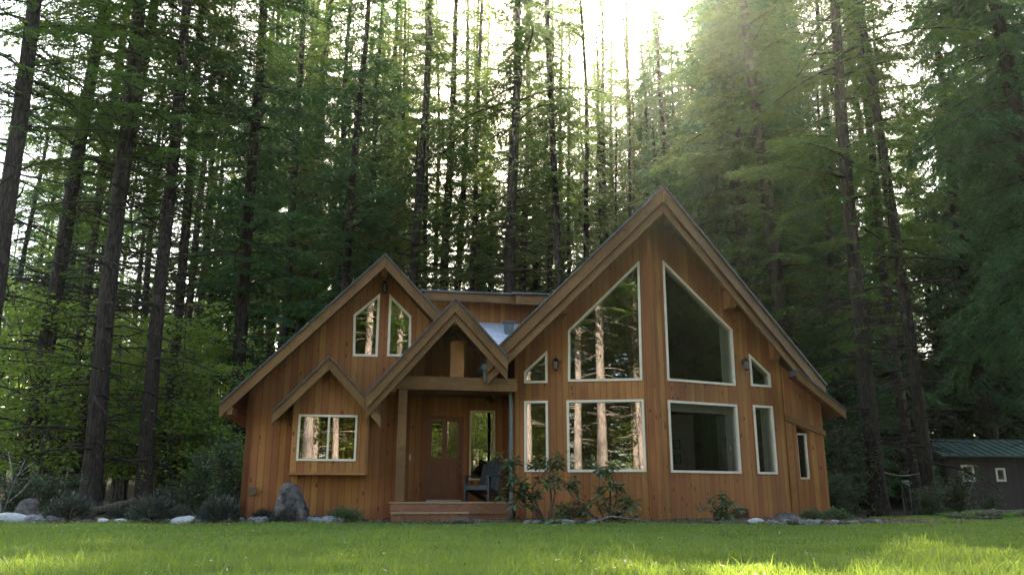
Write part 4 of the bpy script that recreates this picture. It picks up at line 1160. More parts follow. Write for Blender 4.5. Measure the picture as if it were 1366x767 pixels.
# --- the far side of the lawn, seen mirrored in the panes
warm_a = conifer('fir_tree', 41, 34, .36, 5.0, 170, 3.6, .34, M['sunlitbark'], M['needle'], 'sunlit fir', 'tree', low=.5, dead=20, clump=.7, leafw=.075, leaf=.16)
warm_b = conifer('fir_tree', 42, 31, .30, 2.5, 190, 3.6, .36, M['sunlitbark'], M['hemlock'], 'sunlit fir', 'tree', low=.8, dead=10, clump=.7, leafw=.075, leaf=.16)
mirror = conifer('fir_tree', 43, 34, .22, 10.0, 130, 3.4, .36, M['sunlitbark'], M['needle'], 'sunlit fir', 'tree', low=.5, dead=24, clump=.8, leafw=.075, leaf=.16)
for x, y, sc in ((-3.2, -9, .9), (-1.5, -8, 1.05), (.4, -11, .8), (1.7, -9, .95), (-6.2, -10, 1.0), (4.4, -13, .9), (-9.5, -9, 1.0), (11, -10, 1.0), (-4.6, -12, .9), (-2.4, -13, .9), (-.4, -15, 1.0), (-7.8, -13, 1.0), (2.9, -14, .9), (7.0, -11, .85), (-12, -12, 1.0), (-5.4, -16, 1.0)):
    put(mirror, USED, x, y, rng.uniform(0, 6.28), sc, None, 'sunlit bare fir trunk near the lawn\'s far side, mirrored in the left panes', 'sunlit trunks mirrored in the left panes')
big_maple = leafy('maple_tree', 35, 17, 5.5, 4, 9000, .24, M['sunlitbark'], M['maple'], 'sunlit tall maple', 'tree', base_r=.14, low=.25)
for x, y, sc in ((1.8, -17, 1.0), (-3.5, -21, 1.1), (5.5, -22, 1.0), (-1, -26, 1.2), (9, -19, .9), (-8, -20, 1.0), (13, -24, 1.1), (3.2, -28, 1.25)):
    put(big_maple, USED, x, y, rng.uniform(0, 6.28), sc, None, 'tall sunlit maple across the lawn, mirrored in the window panes', 'tall sunlit maples mirrored in the panes')
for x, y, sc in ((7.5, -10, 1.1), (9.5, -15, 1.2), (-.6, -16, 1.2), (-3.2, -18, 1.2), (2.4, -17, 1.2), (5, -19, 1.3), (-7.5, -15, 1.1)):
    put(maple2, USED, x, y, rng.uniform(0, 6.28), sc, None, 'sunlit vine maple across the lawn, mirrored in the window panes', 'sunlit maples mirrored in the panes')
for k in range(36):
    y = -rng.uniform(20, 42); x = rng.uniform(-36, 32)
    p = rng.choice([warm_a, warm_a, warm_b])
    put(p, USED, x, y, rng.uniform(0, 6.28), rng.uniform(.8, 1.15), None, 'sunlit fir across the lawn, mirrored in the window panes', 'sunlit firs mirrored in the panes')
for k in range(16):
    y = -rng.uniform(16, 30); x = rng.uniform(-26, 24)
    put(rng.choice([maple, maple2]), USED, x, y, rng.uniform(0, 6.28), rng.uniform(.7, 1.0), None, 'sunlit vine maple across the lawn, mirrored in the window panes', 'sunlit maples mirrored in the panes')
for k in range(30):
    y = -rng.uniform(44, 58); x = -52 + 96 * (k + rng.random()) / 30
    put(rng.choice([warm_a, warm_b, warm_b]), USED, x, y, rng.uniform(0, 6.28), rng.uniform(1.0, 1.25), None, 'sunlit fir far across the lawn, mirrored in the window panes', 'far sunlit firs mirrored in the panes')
# --- the shaded wood right of the lawn, mirrored darkly in the right-hand panes
rng2 = random.Random(77)
for k in range(20):
    x = 21 + 3.2 * (k // 4) * 1.5 + rng2.uniform(-1, 1); y = 1.5 + 3.4 * (k % 4) + (k // 4 % 2) * 1.7 + rng2.uniform(-.7, .7)
    put([hem, cedar, hem, tall_c][(k * 7 + k // 4) % 4], USED, x, y, rng2.uniform(0, 6.28), rng2.uniform(.9, 1.15), None, 'dark conifer beside the lawn on the right, mirrored in the right-hand panes', 'dark conifers mirrored in the right-hand panes')
for k in range(8):
    put(bush, USED, 19 + rng2.uniform(-1, 1.5) + k * .4, 3 + 1.6 * k, rng2.uniform(0, 6.28), 1.3, None, 'dark bush beside the lawn on the right, mirrored in the right-hand panes', 'dark bushes mirrored in the right-hand panes')
# ------------------------------------------------------------------ stones, plants and small things in front of the cabin
def rock_mesh(name, seed, mat, flat=0.6, rough=.16):
    import bmesh
    g = np.random.default_rng(seed)
    bm = bmesh.new()
    bmesh.ops.create_icosphere(bm, subdivisions=3, radius=1.0)
    k = g.normal(0, 1, (10, 3)); k /= np.linalg.norm(k, axis=1)[:, None]
    off = g.uniform(.55, .95, 10)
    ph = g.uniform(0, 6, 6)
    for v in bm.verts:
        p = np.array(v.co)
        for n_, o_ in zip(k, off):                     # flat facets
            e = p @ n_ - o_
            if e > 0: p = p - n_ * e * .8
        w = 1 + rough * .35 * (math.sin(p[0] * 5 + ph[0]) * math.sin(p[1] * 6 + ph[1]) + math.sin(p[2] * 7 + ph[2]) * math.sin(p[0] * 9 + ph[3]))
        v.co = (p[0] * w, p[1] * w * .85, p[2] * w * flat)
    me = bpy.data.meshes.new(name)
    bm.to_mesh(me); bm.free()
    me.materials.append(mat)
    me.polygons.foreach_set('use_smooth', [True] * len(me.polygons))
    return me
RM = {m: [rock_mesh('border_stone', 50 + 7 * i + j, M[m]) for j in range(3)] for i, m in enumerate(('rock', 'pale_rock', 'dark_rock'))}
def stone(x, y, r, kind, label, group=None, name='border_stone', sink=.35, stretch=1.0, mesh=None):
    o = bpy.data.objects.new(name, mesh or rng.choice(RM[kind]))
    C.objects.link(o)
    z = float(ground_z(x, y)) + (0.05 if y > float(lawn_edge(x)) else 0)
    o.location = (x, y, z + r * .6 * (1 - 2 * sink) * .5)
    o.scale = (r * stretch, r, r)
    o.rotation_euler = (rng.uniform(-.15, .15), rng.uniform(-.15, .15), rng.uniform(-.5, .5))
    return tag(o, label, 'stone', group)
ed = lambda u, D=17.4: (colx(u, float(lawn_edge(colx(u, D)))), float(lawn_edge(colx(u, D))))
# distinct stones
for u, r, kind, lab, st in ((18, .26, 'pale_rock', 'long white stone at the far left end of the border', 1.7), (48, .24, 'rock', 'grey rounded stone right of the long white stone', 1.3),
                            (76, .22, 'dark_rock', 'dark rounded stone below the first spiky clump', 1.2), (247, .22, 'pale_rock', 'largest pale stone between the two left spiky clumps', 1.3),
                            (137, .12, 'pale_rock', 'small white stone right of the first spiky clump', 1.4), (162, .11, 'pale_rock', 'small flat white stone left of the middle spiky clump', 1.5),
                            (268, .12, 'rock', 'small grey stone right of the largest pale stone', 1.3), (222, .11, 'rock', 'small grey stone left of the largest pale stone', 1.3),
                            (1008, .145, 'pale_rock', 'single white stone among the grey ones right of the small rhododendron', 1.3)):
    x, y = ed(u); stone(x, y + .12, r, kind, lab, stretch=st)
for k, u in enumerate(range(322, 352, 7)):
    x, y = ed(u); stone(x + rng.uniform(-.05, .05), y + .15 + .3 * (k % 2), rng.uniform(.12, .2), 'rock', 'angular grey stone in the heap at the cabin\'s left corner', 'stones heaped at the cabin\'s left corner', sink=.25)
for k, u in enumerate(range(404, 450, 6)):
    x, y = ed(u); stone(x + rng.uniform(-.05, .05), y + .12 + .35 * (k % 3) / 2, rng.uniform(.11, .2), rng.choice(['rock', 'rock', 'dark_rock']), 'flat grey stone in the heap right of the standing boulder', 'stones heaped right of the boulder', sink=.25, stretch=1.3)
for u, r in ((604, .12), (622, .15), (640, .13), (655, .1), (668, .09)):
    x, y = ed(u); stone(x, y + .08, r, 'dark_rock', 'low brown stone in the grass before the porch step', 'stones before the porch step', stretch=1.5)
for u in (705, 716, 733, 748, 757, 770, 790):
    x, y = ed(u); stone(x, y + rng.uniform(0, .15), rng.uniform(.08, .13), rng.choice(['rock', 'dark_rock']), 'low stone in the border under the two rhododendrons', 'border stones under the rhododendrons', stretch=1.4)
for k in range(11):
    x, y = ed(900 + k * 9 + rng.uniform(-3, 3)); stone(x, y + rng.uniform(0, .15), rng.uniform(.06, .11), 'dark_rock', 'small dark stone in the border below the wide right window', 'border stones below the wide right window', stretch=1.3)
for k in range(15):
    x, y = ed(1025 + k * 11 + rng.uniform(-3, 3)); stone(x, y + rng.uniform(0, .18), rng.uniform(.08, .14), rng.choice(['dark_rock', 'rock', 'rock']), 'small grey stone in the border at the cabin\'s right end', 'border stones at the cabin\'s right end', stretch=1.3)
for k in range(16):
    x, y = ed(92 + k * 15 + rng.uniform(-4, 4)); stone(x, y + rng.uniform(.0, .35), rng.uniform(.05, .11), rng.choice(['dark_rock', 'rock', 'pale_rock']), 'small stone in the left border between the spiky clumps', 'small stones in the left border', stretch=1.4)
# boulders
def boulder(name, pts, loc, rz, mat, label, seed):
    """rounded rock lofted through ellipses (z, rx, ry, ox)"""
    g = np.random.default_rng(seed)
    A_ = Acc(); n = 26; ph = g.uniform(0, 6, 8)
    th = np.arange(n) * 2 * math.pi / n
    zz = np.linspace(0, 1, 15); P_ = np.array(pts)
    ring = []
    for i, t in enumerate(zz):
        q = [np.interp(t, np.linspace(0, 1, len(pts)), P_[:, c]) for c in range(4)]
        w = 1 + .07 * np.sin(2 * th + ph[0] + t * 3) + .05 * np.sin(3 * th + ph[1] - t * 5) + .03 * np.sin(7 * th + ph[2] + t * 9) + g.normal(0, .012, n)
        sq = np.abs(np.cos(th)) ** .8 * np.sign(np.cos(th)), np.abs(np.sin(th)) ** .8 * np.sign(np.sin(th))
        ring.append(np.stack([q[1] * w * sq[0] + q[3], q[2] * w * sq[1], np.full(n, q[0]) + .02 * np.sin(4 * th + ph[3] + t * 4)], 1))
    v = np.concatenate(ring + [ring[-1].mean(0)[None] + np.array([[0, 0, .02]])])
    i, k = np.meshgrid(np.arange(14), np.arange(n), indexing='ij'); k2 = (k + 1) % n
    f = np.stack([i * n + k, i * n + k2, (i + 1) * n + k2, (i + 1) * n + k], -1).reshape(-1, 4)
    tp = np.stack([14 * n + np.arange(n), 14 * n + (np.arange(n) + 1) % n, np.full(n, 15 * n)], 1)
    o = np_obj(name, v, [f, tp], mat, smooth=True)
    o.location = loc; o.rotation_euler = (0, 0, rz)
    return tag(o, label, 'boulder')
bp = hw(-2.18, -.62)
boulder('standing_boulder', [(-.1, .33, .26, .0), (.1, .36, .27, .0), (.35, .34, .26, .0), (.56, .27, .22, -.03), (.74, .20, .17, -.06), (.84, .11, .08, -.09)], (bp.x, bp.y - .15, .08), .1, M['boulder'], 'tall speckled boulder standing before the bay window', 61)
boulder('corner_boulder', [(-.1, .38, .30, 0), (.05, .38, .30, 0), (.13, .31, .25, .03), (.20, .2, .16, .06), (.23, .07, .06, .08)], (colx(1045, 18.6), 18.6, .08), .3, M['dark_rock'], 'low mossy boulder by the right corner of the prow wall', 62)
boulder('shaded_boulder', [(-.1, .30, .24, 0), (.1, .29, .24, 0), (.3, .25, .2, .03), (.45, .20, .16, .06), (.52, .1, .08, .08)], (colx(36, 20.5), 20.5, .08), .5, M['dark_rock'], 'upright grey boulder in the shade at the far left', 63)
boulder('shaded_boulder', [(-.1, .30, .24, 0), (.05, .30, .24, 0), (.17, .22, .2, .05), (.26, .12, .1, .1), (.3, .05, .05, .12)], (colx(66, 19.2), 19.2, .08), -.3, M['rock'], 'low pale boulder left of the first spiky clump', 64)

# spiky dark clumps along the border
def clump_plant(name, seed, n, r, h, leaf, w, mat, label, cat, group=None, up=.5):
    g = np.random.default_rng(seed)
    root = empty(name, (0, 0, 0), 0, label, cat, group)
    A_ = Acc(); S_ = Acc()
    for k in range(16):
        a = g.uniform(0, 6.28); L = r * g.uniform(.4, .95); s = np.linspace(0, 1, 4)
        st = np.stack([np.cos(a) * L * s, np.sin(a) * L * s, h * (.1 + .75 * s * g.uniform(.5, 1.0))], 1)
        v, f = tube_np(st, np.linspace(.016, .005, 4), 4); S_.quads(v, f)
    S_.build('stem', M['bark'], root)
    th = g.uniform(0, 6.28, n); el = np.arcsin(g.uniform(.02, 1, n)); rad = g.uniform(.35, 1.0, n) ** .5
    lob = 1 + .18 * np.sin(th * 3 + seed) + .12 * np.sin(th * 7 + el * 5)
    c = np.stack([np.cos(th) * np.cos(el) * r * rad * lob, np.sin(th) * np.cos(el) * r * rad * lob, np.sin(el) * h * rad * lob + .02], 1)
    d = c / (np.linalg.norm(c, axis=1)[:, None] + 1e-6) + g.normal(0, .45, (n, 3)); d[:, 2] += up
    d /= np.linalg.norm(d, axis=1)[:, None]
    wd = np.cross(d, g.normal(0, 1, (n, 3))); wd /= np.linalg.norm(wd, axis=1)[:, None]
    le = leaf * g.uniform(.6, 1.3, n); lw = w * g.uniform(.7, 1.3, n)
    A_.quad_soup(np.stack([c, c + d * (le * .5)[:, None] + wd * lw[:, None], c + d * le[:, None], c + d * (le * .5)[:, None] - wd * lw[:, None]], 1))
    A_.build('foliage', mat, root)
    return root
clump = clump_plant('spiky_clump', 71, 1900, .44, .42, .13, .010, M['heather'], 'dark spiky clump', 'plant')
spots = [(95, 17.9, 1.05, 'first spiky clump from the left, with longer green leaves'), (207, 17.6, 1.05, 'largest dark spiky clump, in the middle of the left border'), (297, 17.6, .95, 'dark spiky clump just left of the cabin\'s corner'),
         (383, 17.35, .62, 'small dark spiky clump at the foot of the standing boulder'), (353, 17.9, .5, 'small spiky clump between the corner stones and the boulder'), (243, 18.9, .55, 'low grey clump behind the largest spiky one'), (160, 19.0, .6, 'low brown clump behind the small white stones')]
for u, D, sc, lab in spots:
    put(clump, USED, colx(u, D), D, rng.uniform(0, 6.28), sc, None, lab, dz=.05)
lowp = clump_plant('low_shrub', 72, 900, .38, .30, .08, .014, M['shrubleaf'], 'low leafy shrub at the cabin wall left of the porch step', 'plant')
put(lowp, USED, colx(460, 17.7), 17.7, 1.0, 1.0, .8, dz=.05)
put(lowp, USED, colx(1112, 18.3), 18.3, 2.0, .8, None, 'low leafy shrub at the right end of the stone border', dz=.04)
put(lowp, USED, colx(1082, 19.4), 19.4, 3.0, .7, None, 'low leafy shrub at the foot of the right wall', dz=.04)

# ferns
def fern(name, seed, n, L, label, cat='fern'):
    g = np.random.default_rng(seed)
    A_ = Acc()
    for k in range(n):
        a = 6.28 * k / n + g.uniform(-.3, .3); l = L * g.uniform(.7, 1.1); s = np.linspace(0, 1, 14)
        e = g.uniform(.7, 1.2)
        ax = np.stack([l * s * math.cos(e) * 1.1, 0 * s, l * (s * math.sin(e) - .75 * s ** 2.2)], 1)
        for i in range(1, 14):
            wd = l * .2 * (1 - s[i]) ** .6 * min(1, s[i] * 5)
            for sg in (1, -1):
                b0 = ax[i]; tip = b0 + np.array([.25 * wd, sg * wd, -.2 * wd]); nx = ax[i] - (ax[i] - ax[i - 1]) * .75
                A_.tris(rot_z(np.array([[b0, nx, tip]]), a))
    o = A_.build(name, M['fern'], None)
    return tag(o, label, cat)
f1 = fern('fern', 81, 13, .42, 'small bright fern at the foot of the left rhododendron')
f1.location = (colx(742, 17.3), 17.3, .13)
for u, D, sc, lab in ((1290, 21, 2.0, 'sword fern with pale fronds before the round bush on the right'), (1310, 22.5, 2.0, 'sword fern just behind the pale fronded one'), (1262, 22, 1.5, 'small sword fern left of the pale fronded one'), (1345, 21.5, 1.6, 'sword fern near the right edge'),
                     (1100, 20, 1.2, 'fern at the cabin\'s right corner'), (734, 17.55, 1.0, 'fern close behind the small bright one')):
    c = f1.copy(); C.objects.link(c); c.location = (colx(u, D), D, float(ground_z(colx(u, D), D)) + .02); c.scale = (sc,) * 3; c.rotation_euler = (0, 0, rng.uniform(0, 6)); c['label'] = lab

# rhododendrons: crooked stems ending in whorls of long leaves
def rhodo(name, seed, stems, label, leaf=.17):
    """stems: lists of points (x, z, y) in metres from the base"""
    g = np.random.default_rng(seed)
    root = empty(name, (0, 0, 0), 0, label, 'shrub')
    S_, A_ = Acc(), Acc()
    for st in stems:
        P_ = np.array([(p[0], p[2] if len(p) > 2 else 0.0, p[1]) for p in st])
        t = np.linspace(0, 1, len(P_)); tt = np.linspace(0, 1, 9)
        ax = np.stack([np.interp(tt, t, P_[:, k]) for k in range(3)], 1) + g.normal(0, .012, (9, 3))
        v, f = tube_np(ax, np.linspace(.026, .010, 9), 6); S_.quads(v, f)
        tips = [ax[-1]]
        for k in range(4):
            b = ax[g.integers(5, 9)]; e = b + np.array([g.uniform(-.28, .28), g.uniform(-.25, .2), g.uniform(-.22, .2)])
            v, f = tube_np(np.stack([b, (b + e) / 2 + np.array([0, 0, .02]), e]), np.array([.009, .008, .006]), 5); S_.quads(v, f); tips.append(e)
        for tp in tips:
            for ring_, m in ((0, 8), (1, 6)):
                for k in range(m):
                    a = 6.28 * k / m + g.uniform(-.3, .3); le = leaf * g.uniform(.75, 1.25)
                    el = g.uniform(-.75, -.05) + .65 * ring_
                    d = np.array([math.cos(a) * math.cos(el), math.sin(a) * math.cos(el), math.sin(el)]); wd = np.array([-math.sin(a), math.cos(a), 0]) * le * .17
                    c0 = tp + g.normal(0, .015, 3) + np.array([0, 0, .03 * ring_]); dr_ = np.array([0, 0, -.10 * le])
                    m1 = c0 + d * le * .35; m2 = c0 + d * le * .72 + dr_ * .5; e = c0 + d * le + dr_
                    upn = np.array([0, 0, .012])
                    A_.quad_soup(np.array([[c0, m1 + wd + upn, m1, m1], [c0, m1, m1, m1 - wd + upn]])[:0].reshape(0, 4, 3))
                    A_.quad_soup(np.array([[m1, m1 + wd + upn, m2 + wd + upn, m2], [m1, m2, m2 - wd + upn, m1 - wd + upn]]))
                    A_.tris(np.array([[c0, m1 + wd + upn, m1], [c0, m1, m1 - wd + upn], [m2, m2 + wd + upn, e], [m2, e, m2 - wd + upn]]))
    S_.build('stem', M['mossbark'], root, smooth=True)
    A_.build('foliage', M['rhodo'], root)
    return root
r1 = rhodo('rhododendron', 91, [[(0, 0), (-.15, .35), (-.45, .75), (-.8, 1.2)], [(0, 0), (-.2, .3), (-.5, .8), (-1.0, 1.4, -.1)], [(.05, 0), (.12, .5), (.05, 1.0), (.02, 1.3)], [(0, 0), (-.2, .25), (-.4, .45, -.1), (-.5, .62)], [(.05, 0), (.2, .6), (.16, 1.1), (.1, 1.15, .1)], [(0, 0), (-.5, .5), (-.75, .75, -.15)], [(0, 0), (.2, .12, -.1), (.25, .22, -.2)]],
          'left rhododendron with crooked stems between downspout and narrow window', .19)
r1.location = (colx(728, 17.75), 17.75, .1)
r2 = rhodo('rhododendron', 92, [[(0, 0), (-.3, .2), (-.7, .6), (-1.0, .95)], [(0, 0), (.1, .4), (.12, .8), (.08, 1.05)], [(0, 0), (.15, .3), (.22, .62), (.2, .78, -.1)], [(0, 0), (-.25, .15), (-.5, .3), (-.62, .42)], [(0, 0), (.3, .2), (.45, .4, -.1)], [(.0, 0), (-.2, .5), (-.1, .9), (-.12, 1.1, .1)], [(0, 0), (.2, .15, -.1), (.25, .3, -.2)]],
          'right rhododendron of the pair, in front of the wide left window', .18)
r2.location = (colx(808, 17.6), 17.6, .1)
r3 = rhodo('rhododendron', 93, [[(0, 0), (-.02, .3), (.02, .62)], [(0, 0), (.1, .25), (.14, .42)], [(0, 0), (-.12, .2), (-.22, .45)], [(0, 0), (.08, .1), (.1, .2, -.1)], [(0, 0), (-.1, .1), (-.14, .18, -.1)]],
          'small young rhododendron below the wide right window', .13)
r3.location = (colx(963, 17.6), 17.6, .1)
mb = MB(); mb.tube([(0, 0, 0), (.35, .05, .10), (.7, .02, .06), (1.1, -.1, .0)], .022, 7, .012); mb.tube([(.5, .03, .08), (.7, .12, .2), (.85, .1, .24)], .012, 6, .006)
o = mb.build('fallen_branch', M['palebark'], None, smooth=True); o.location = (colx(792, 17.3), 17.3, .17); tag(o, 'fallen bare branch lying under the right rhododendron', 'branch')

# ------------------------------------------------------------------ chair on the porch
ch = empty('adirondack_chair', hw(2.00, .42, .557), HR + R(-36), 'dark grey slatted armchair on the porch beside the sidelight', 'chair')
SH = 0.36
mb = MB()
for k in range(5):
    t0, t1 = k / 5, (k + .88) / 5
    f = lambda t: (-.40 + .52 * t, SH - .02 - .14 * t)
    (y0, z0), (y1, z1) = f(t0), f(t1)
    mb.prism([(-.27, y0, z0), (.27, y0, z0), (.27, y1, z1), (-.27, y1, z1)], (0, .006, .02), (1, 0, 0))
mb.prism([(-.27, -.425, SH - .10), (.27, -.425, SH - .10), (.27, -.425, SH), (-.27, -.425, SH)], (0, .02, 0), (1, 0, 0))
mb.build('seat', M['chair'], ch)
mb = MB()
for k in range(5):
    x = -.26 + k * .106
    top = .98 - .05 * abs(k - 2) ** 1.4
    q = lambda z: .12 + (z - .18) * .42
    mb.prism([(x, q(.16), .16), (x + .098, q(.16), .16), (x + .098, q(top), top), (x, q(top), top)], (0, .022, .008))
mb.prism([(-.27, q(.62) + .03, .59), (.27, q(.62) + .03, .59), (.27, q(.66) + .03, .67), (-.27, q(.66) + .03, .67)], (0, .02, 0), (1, 0, 0))
mb.build('backrest', M['chair'], ch)
for s_ in (-1, 1):
    mb = MB(); mb.box((s_ * .33 - .07, -.46, .55), (s_ * .33 + .07, .36, .575), (0, 1, 0)); mb.prism([(s_ * .30 - .012, -.36, .44), (s_ * .30 - .012, -.36, .548), (s_ * .30 - .012, -.24, .548)], (.024, 0, 0)); mb.build('armrest', M['chair'], ch, bevel=.006)
    mb = MB(); mb.box((s_ * .30 - .02, -.42, 0), (s_ * .30 + .02, -.32, .548)); mb.build('leg', M['chair'], ch, bevel=.004)
    mb = MB(); mb.prism([(s_ * .26 - .016, -.40, SH - .03), (s_ * .26 - .016, -.40, SH - .13), (s_ * .26 - .016, .46, 0), (s_ * .26 - .016, .54, 0), (s_ * .26 - .016, .50, .10), (s_ * .26 - .016, .12, SH - .17)], (.03, 0, 0), (0, 1, 0)); mb.build('leg', M['chair'], ch)

# ------------------------------------------------------------------ the right-hand yard: shed, clothes line, bench, logs
SX, SY = colx(1256, 36), 36.0
sh = empty('shed', (SX, SY, float(ground_z(SX, SY))), R(4), 'dark board shed with a ribbed green metal roof, at the right edge', 'shed')
wall_l = [(.35, -.3), (5.6, -.3), (5.6, 2.35), (.35, 2.35)]
shw1 = [(1.05, 1.25), (1.62, 1.25), (1.62, 1.95), (1.05, 1.95)]; shw2 = [(2.58, 1.25), (3.02, 1.25), (3.02, 1.82), (2.58, 1.82)]
wall_panel('wall', wall_l, [inset(shw1, .02), inset(shw2, .02)], (0, 0, 0), (1, 0), .12, M['shed_wood'], sh)
wall_panel('wall', [(0, -.3), (3.6, -.3), (3.6, 2.35), (1.8, 3.0), (0, 2.35)], [], (.348, 3.6, 0), (0, -1), .12, M['shed_wood'], sh)
wall_panel('wall', [(.35, -.3), (5.6, -.3), (5.6, 2.35), (.35, 2.35)], [], (0, 3.5, 0), (1, 0), .12, M['shed_wood'], sh)
wall_panel('wall', [(0.12, -.3), (3.48, -.3), (3.48, 2.35), (1.8, 3.0), (.12, 2.35)], [], (5.602, 0, 0), (0, 1), .12, M['shed_wood'], sh)
for q in (shw1, shw2):
    w = window(q, (0, 0, 0), (1, 0), sh, None, trim=.08, deep=.06); w.parent = sh
rf = slab('roof', [(-.1, -.5, 2.32), (6.0, -.5, 2.32), (6.0, 1.8, 3.16), (-.1, 1.8, 3.16)], .06, [M['green_metal'], M['soffit']], (0, 1, .36), sh)
for k in range(16):
    x = -.08 + k * .405
    mb = MB(); mb.prism([(x, -.51, 2.32), (x + .04, -.51, 2.32), (x + .03, -.51, 2.355), (x + .01, -.51, 2.355)], (0, 2.3, .84), (0, 1, .36)); mb.build('roof_rib', M['green_metal'], rf)
slab('roof', [(-.1, 4.1, 2.32), (6.0, 4.1, 2.32), (6.0, 1.8, 3.16), (-.1, 1.8, 3.16)], .06, [M['green_metal'], M['soffit']], (0, 1, -.36), sh)

mb = MB()
xa, xb, yl = colx(1181, 27.3), colx(1231, 29), 28.0
pts = [(xa + (xb - xa) * t, 27.3 + 1.7 * t, 1.47 - .10 * math.sin(math.pi * t)) for t in np.linspace(0, 1, 12)]
mb.tube(pts, .014, 6)
tag(mb.build('clothes_line', M['rope'], None, smooth=True), 'pale faded line strung between two trunks right of the cabin', 'line')
tb = empty('potting_bench', (colx(1222, 30.5) + .0, 33.0, float(ground_z(colx(1222, 33), 33))), .2, 'small weathered bench with a pale sloping top beyond the trunks on the right', 'bench')
tb.location.x = colx(1222, 33)
mb = MB(); mb.prism([(-.42, -.3, .98), (.42, -.3, .98), (.42, .3, 1.22), (-.42, .3, 1.22)], (0, 0, .03), (1, 0, 0)); mb.build('top', M['weathered'], tb)
mb = MB(); mb.box((-.36, -.2, .35), (.36, .25, .9), (1, 0, 0)); mb.build('body', M['shed_wood'], tb)
for sx in (-.38, .38):
    for sy, zt in ((-.24, .98), (.24, 1.17)):
        mb = MB(); mb.box((sx - .03, sy - .03, -.15), (sx + .03, sy + .03, zt)); mb.build('leg', M['weathered'], tb)
mb = MB(); mb.tube([(0, 0, -.2), (-.12, 0, .6), (-.2, .02, 1.15)], .035, 7, .022)
o = mb.build('leaning_stake', M['bark'], None, smooth=True); o.location = (colx(1212, 27), 27, float(ground_z(colx(1212, 27), 27))); tag(o, 'dark leaning stake in the grass before the potting bench', 'stake')
def log(p0, p1, r, label, seed):
    g = np.random.default_rng(seed)
    A_ = Acc(); t = np.linspace(0, 1, 9)[:, None]
    ax = np.array(p0) * (1 - t) + np.array(p1) * t + g.normal(0, .02, (9, 3))
    rr = np.full(9, r) * np.linspace(1, .75, 9); rr[0] *= .9
    v, f = tube_np(ax, rr[:, None] * (1 + g.normal(0, .05, (9, 10))), 10); A_.quads(v, f)
    for e in (0, 8):
        c = ax[e]; ring = v[e * 10:(e + 1) * 10]
        A_.tris(np.stack([np.repeat(c[None], 10, 0), ring, np.roll(ring, -1, 0)], 1))
    o = A_.build('fallen_log', M['mossbark'], None, smooth=True)
    return tag(o, label, 'log')
gz0 = lambda u, D, d=.1: (colx(u, D), D, float(ground_z(colx(u, D), D)) + d)
log(gz0(1285, 21.5), gz0(1385, 22.5, .15), .13, 'mossy fallen log along the right end of the lawn', 1)
log(gz0(1262, 20.8, .06), gz0(1335, 20.4, .05), .07, 'thin fallen log lying before the mossy one', 2)
log(gz0(120, 22.5, .15), gz0(178, 25, .45), .13, 'fallen log propped in the shade left of the cabin', 3)
# bare pale twigs at the left edge
mb = MB()
for a, b, c in (((0, 0, 0), (.15, 0, .8), (.35, .05, 1.5)), ((.15, 0, .8), (.05, .05, 1.2), (-.15, .1, 1.7)), ((.25, .02, 1.1), (.45, 0, 1.3), (.62, .05, 1.45)), ((0, 0, 0), (-.2, .1, .6), (-.35, .1, 1.3)), ((.08, 0, .4), (.35, .1, .7), (.55, .1, 1.0))):
    mb.tube([a, b, c], .022, 6, .007)
o = mb.build('bare_shrub', M['palebark'], None, smooth=True); o.location = gz0(6, 21.5, 0); tag(o, 'bare pale branching shrub at the left edge', 'shrub')

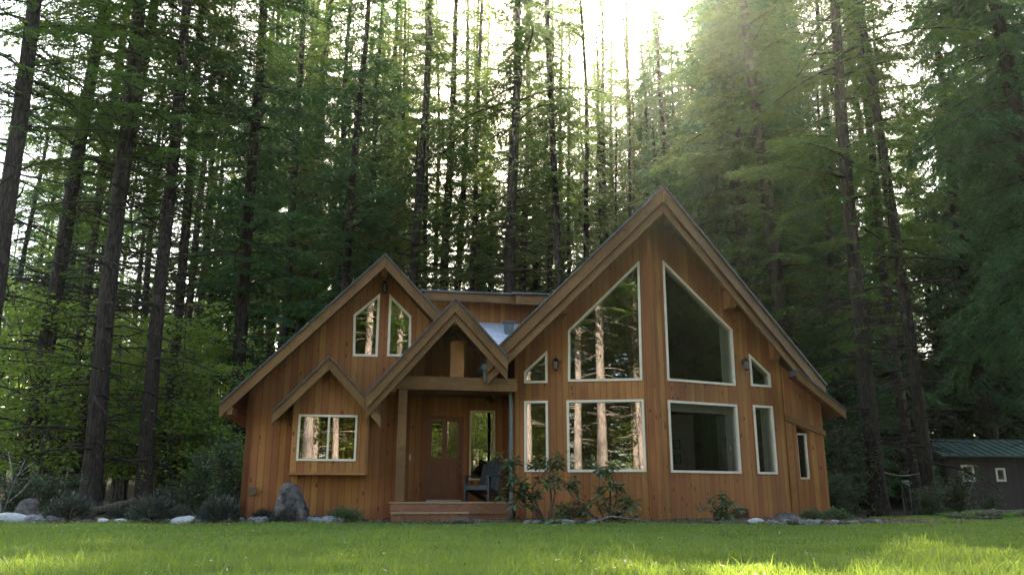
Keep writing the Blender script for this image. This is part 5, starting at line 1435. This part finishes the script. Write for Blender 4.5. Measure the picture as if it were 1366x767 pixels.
# dry litter on the bed and the forest floor, pale petals and painted glints in the lawn: nobody could count them
def flakes(name, xs, ys, zs, size, mat, label, cat, seed):
    g = np.random.default_rng(seed); n_ = len(xs)
    a = g.uniform(0, 6.28, n_); L = size * g.uniform(.5, 1.4, n_); W = L * g.uniform(.25, .6, n_)
    c = np.stack([xs, ys, zs], 1)
    d = np.stack([np.cos(a), np.sin(a), g.normal(0, .3, n_)], 1); w = np.stack([-np.sin(a), np.cos(a), g.normal(0, .4, n_)], 1)
    q = np.stack([c - d * L[:, None], c + w * W[:, None], c + d * L[:, None], c - w * W[:, None]], 1)
    A_ = Acc(); A_.quad_soup(q)
    tag(A_.build(name, mat, None), label, cat, kind='stuff')
g = np.random.default_rng(5)
n1 = 9000
x = g.uniform(-16, 16, n1); y = lawn_edge(np.minimum(x, 8.3)) + g.uniform(-.25, 3.2, n1)
z = ground_z(x, y) + np.where(x < 9, .075, .02) + g.uniform(0, .02, n1)
flakes('leaf_litter', x, y, z, .035, M['litter'], 'dry brown litter strewn over the planting bed and shaded ground', 'litter', 6)
n2 = 420
y = g.uniform(6, 16.5, n2); x = g.uniform(-.62, .62, n2) * y
flakes('lawn_flecks', x, y, ground_z(x, y) + g.uniform(.04, .09, n2), .014, M['fleck'], 'pale petals, dry bits and painted white glints in the lawn', 'petals', 7)  # white glints on the grass are painted among these bits
n4 = 700
y = g.uniform(6, 16.8, n4); x = g.uniform(-.64, .64, n4) * y
flakes('fallen_needles', x, y, ground_z(x, y) + g.uniform(.03, .08, n4), .022, M['litter'], 'brown needles and dead leaf bits lying in the lawn', 'litter', 8)
n3 = 1500
x = g.uniform(-14, 9, n3); y = lawn_edge(x) + np.abs(g.normal(0, .22, n3)) - .05
v, q, t_ = [], [], []
bl = Acc()
for i in range(n3):
    a = g.uniform(0, 6.28); h = g.uniform(.06, .17); b = np.array([x[i], y[i], float(ground_z(x[i], y[i])) + .01]); w = np.array([math.cos(a), math.sin(a), 0]) * .006
    e = b + np.array([g.normal(0, .4) * h, g.normal(0, .4) * h, h]); bl.tris(np.array([[b - w, b + w, e]]))
tag(bl.build('edge_grass', M['grass'], None), 'ragged grass growing up between the border stones', 'grass', kind='stuff')
# ------------------------------------------------------------------ the air under the trees
mb = MB(); mb.box((-70, -75, -2.5), (75, 125, 62))
hz, nt, out = new_mat('forest_haze'); n = N(nt)
vol = n('ShaderNodeVolumePrincipled'); vol.inputs['Color'].default_value = (0.86, 0.97, 0.78, 1)
vol.inputs['Density'].default_value = 0.00026; vol.inputs['Anisotropy'].default_value = 0.82
n.link(vol.outputs[0], out.inputs['Volume'])
o = mb.build('haze', hz); tag(o, 'thin sunlit haze hanging in the forest air', 'haze', kind='stuff')
scene.cycles.volume_bounces = 0
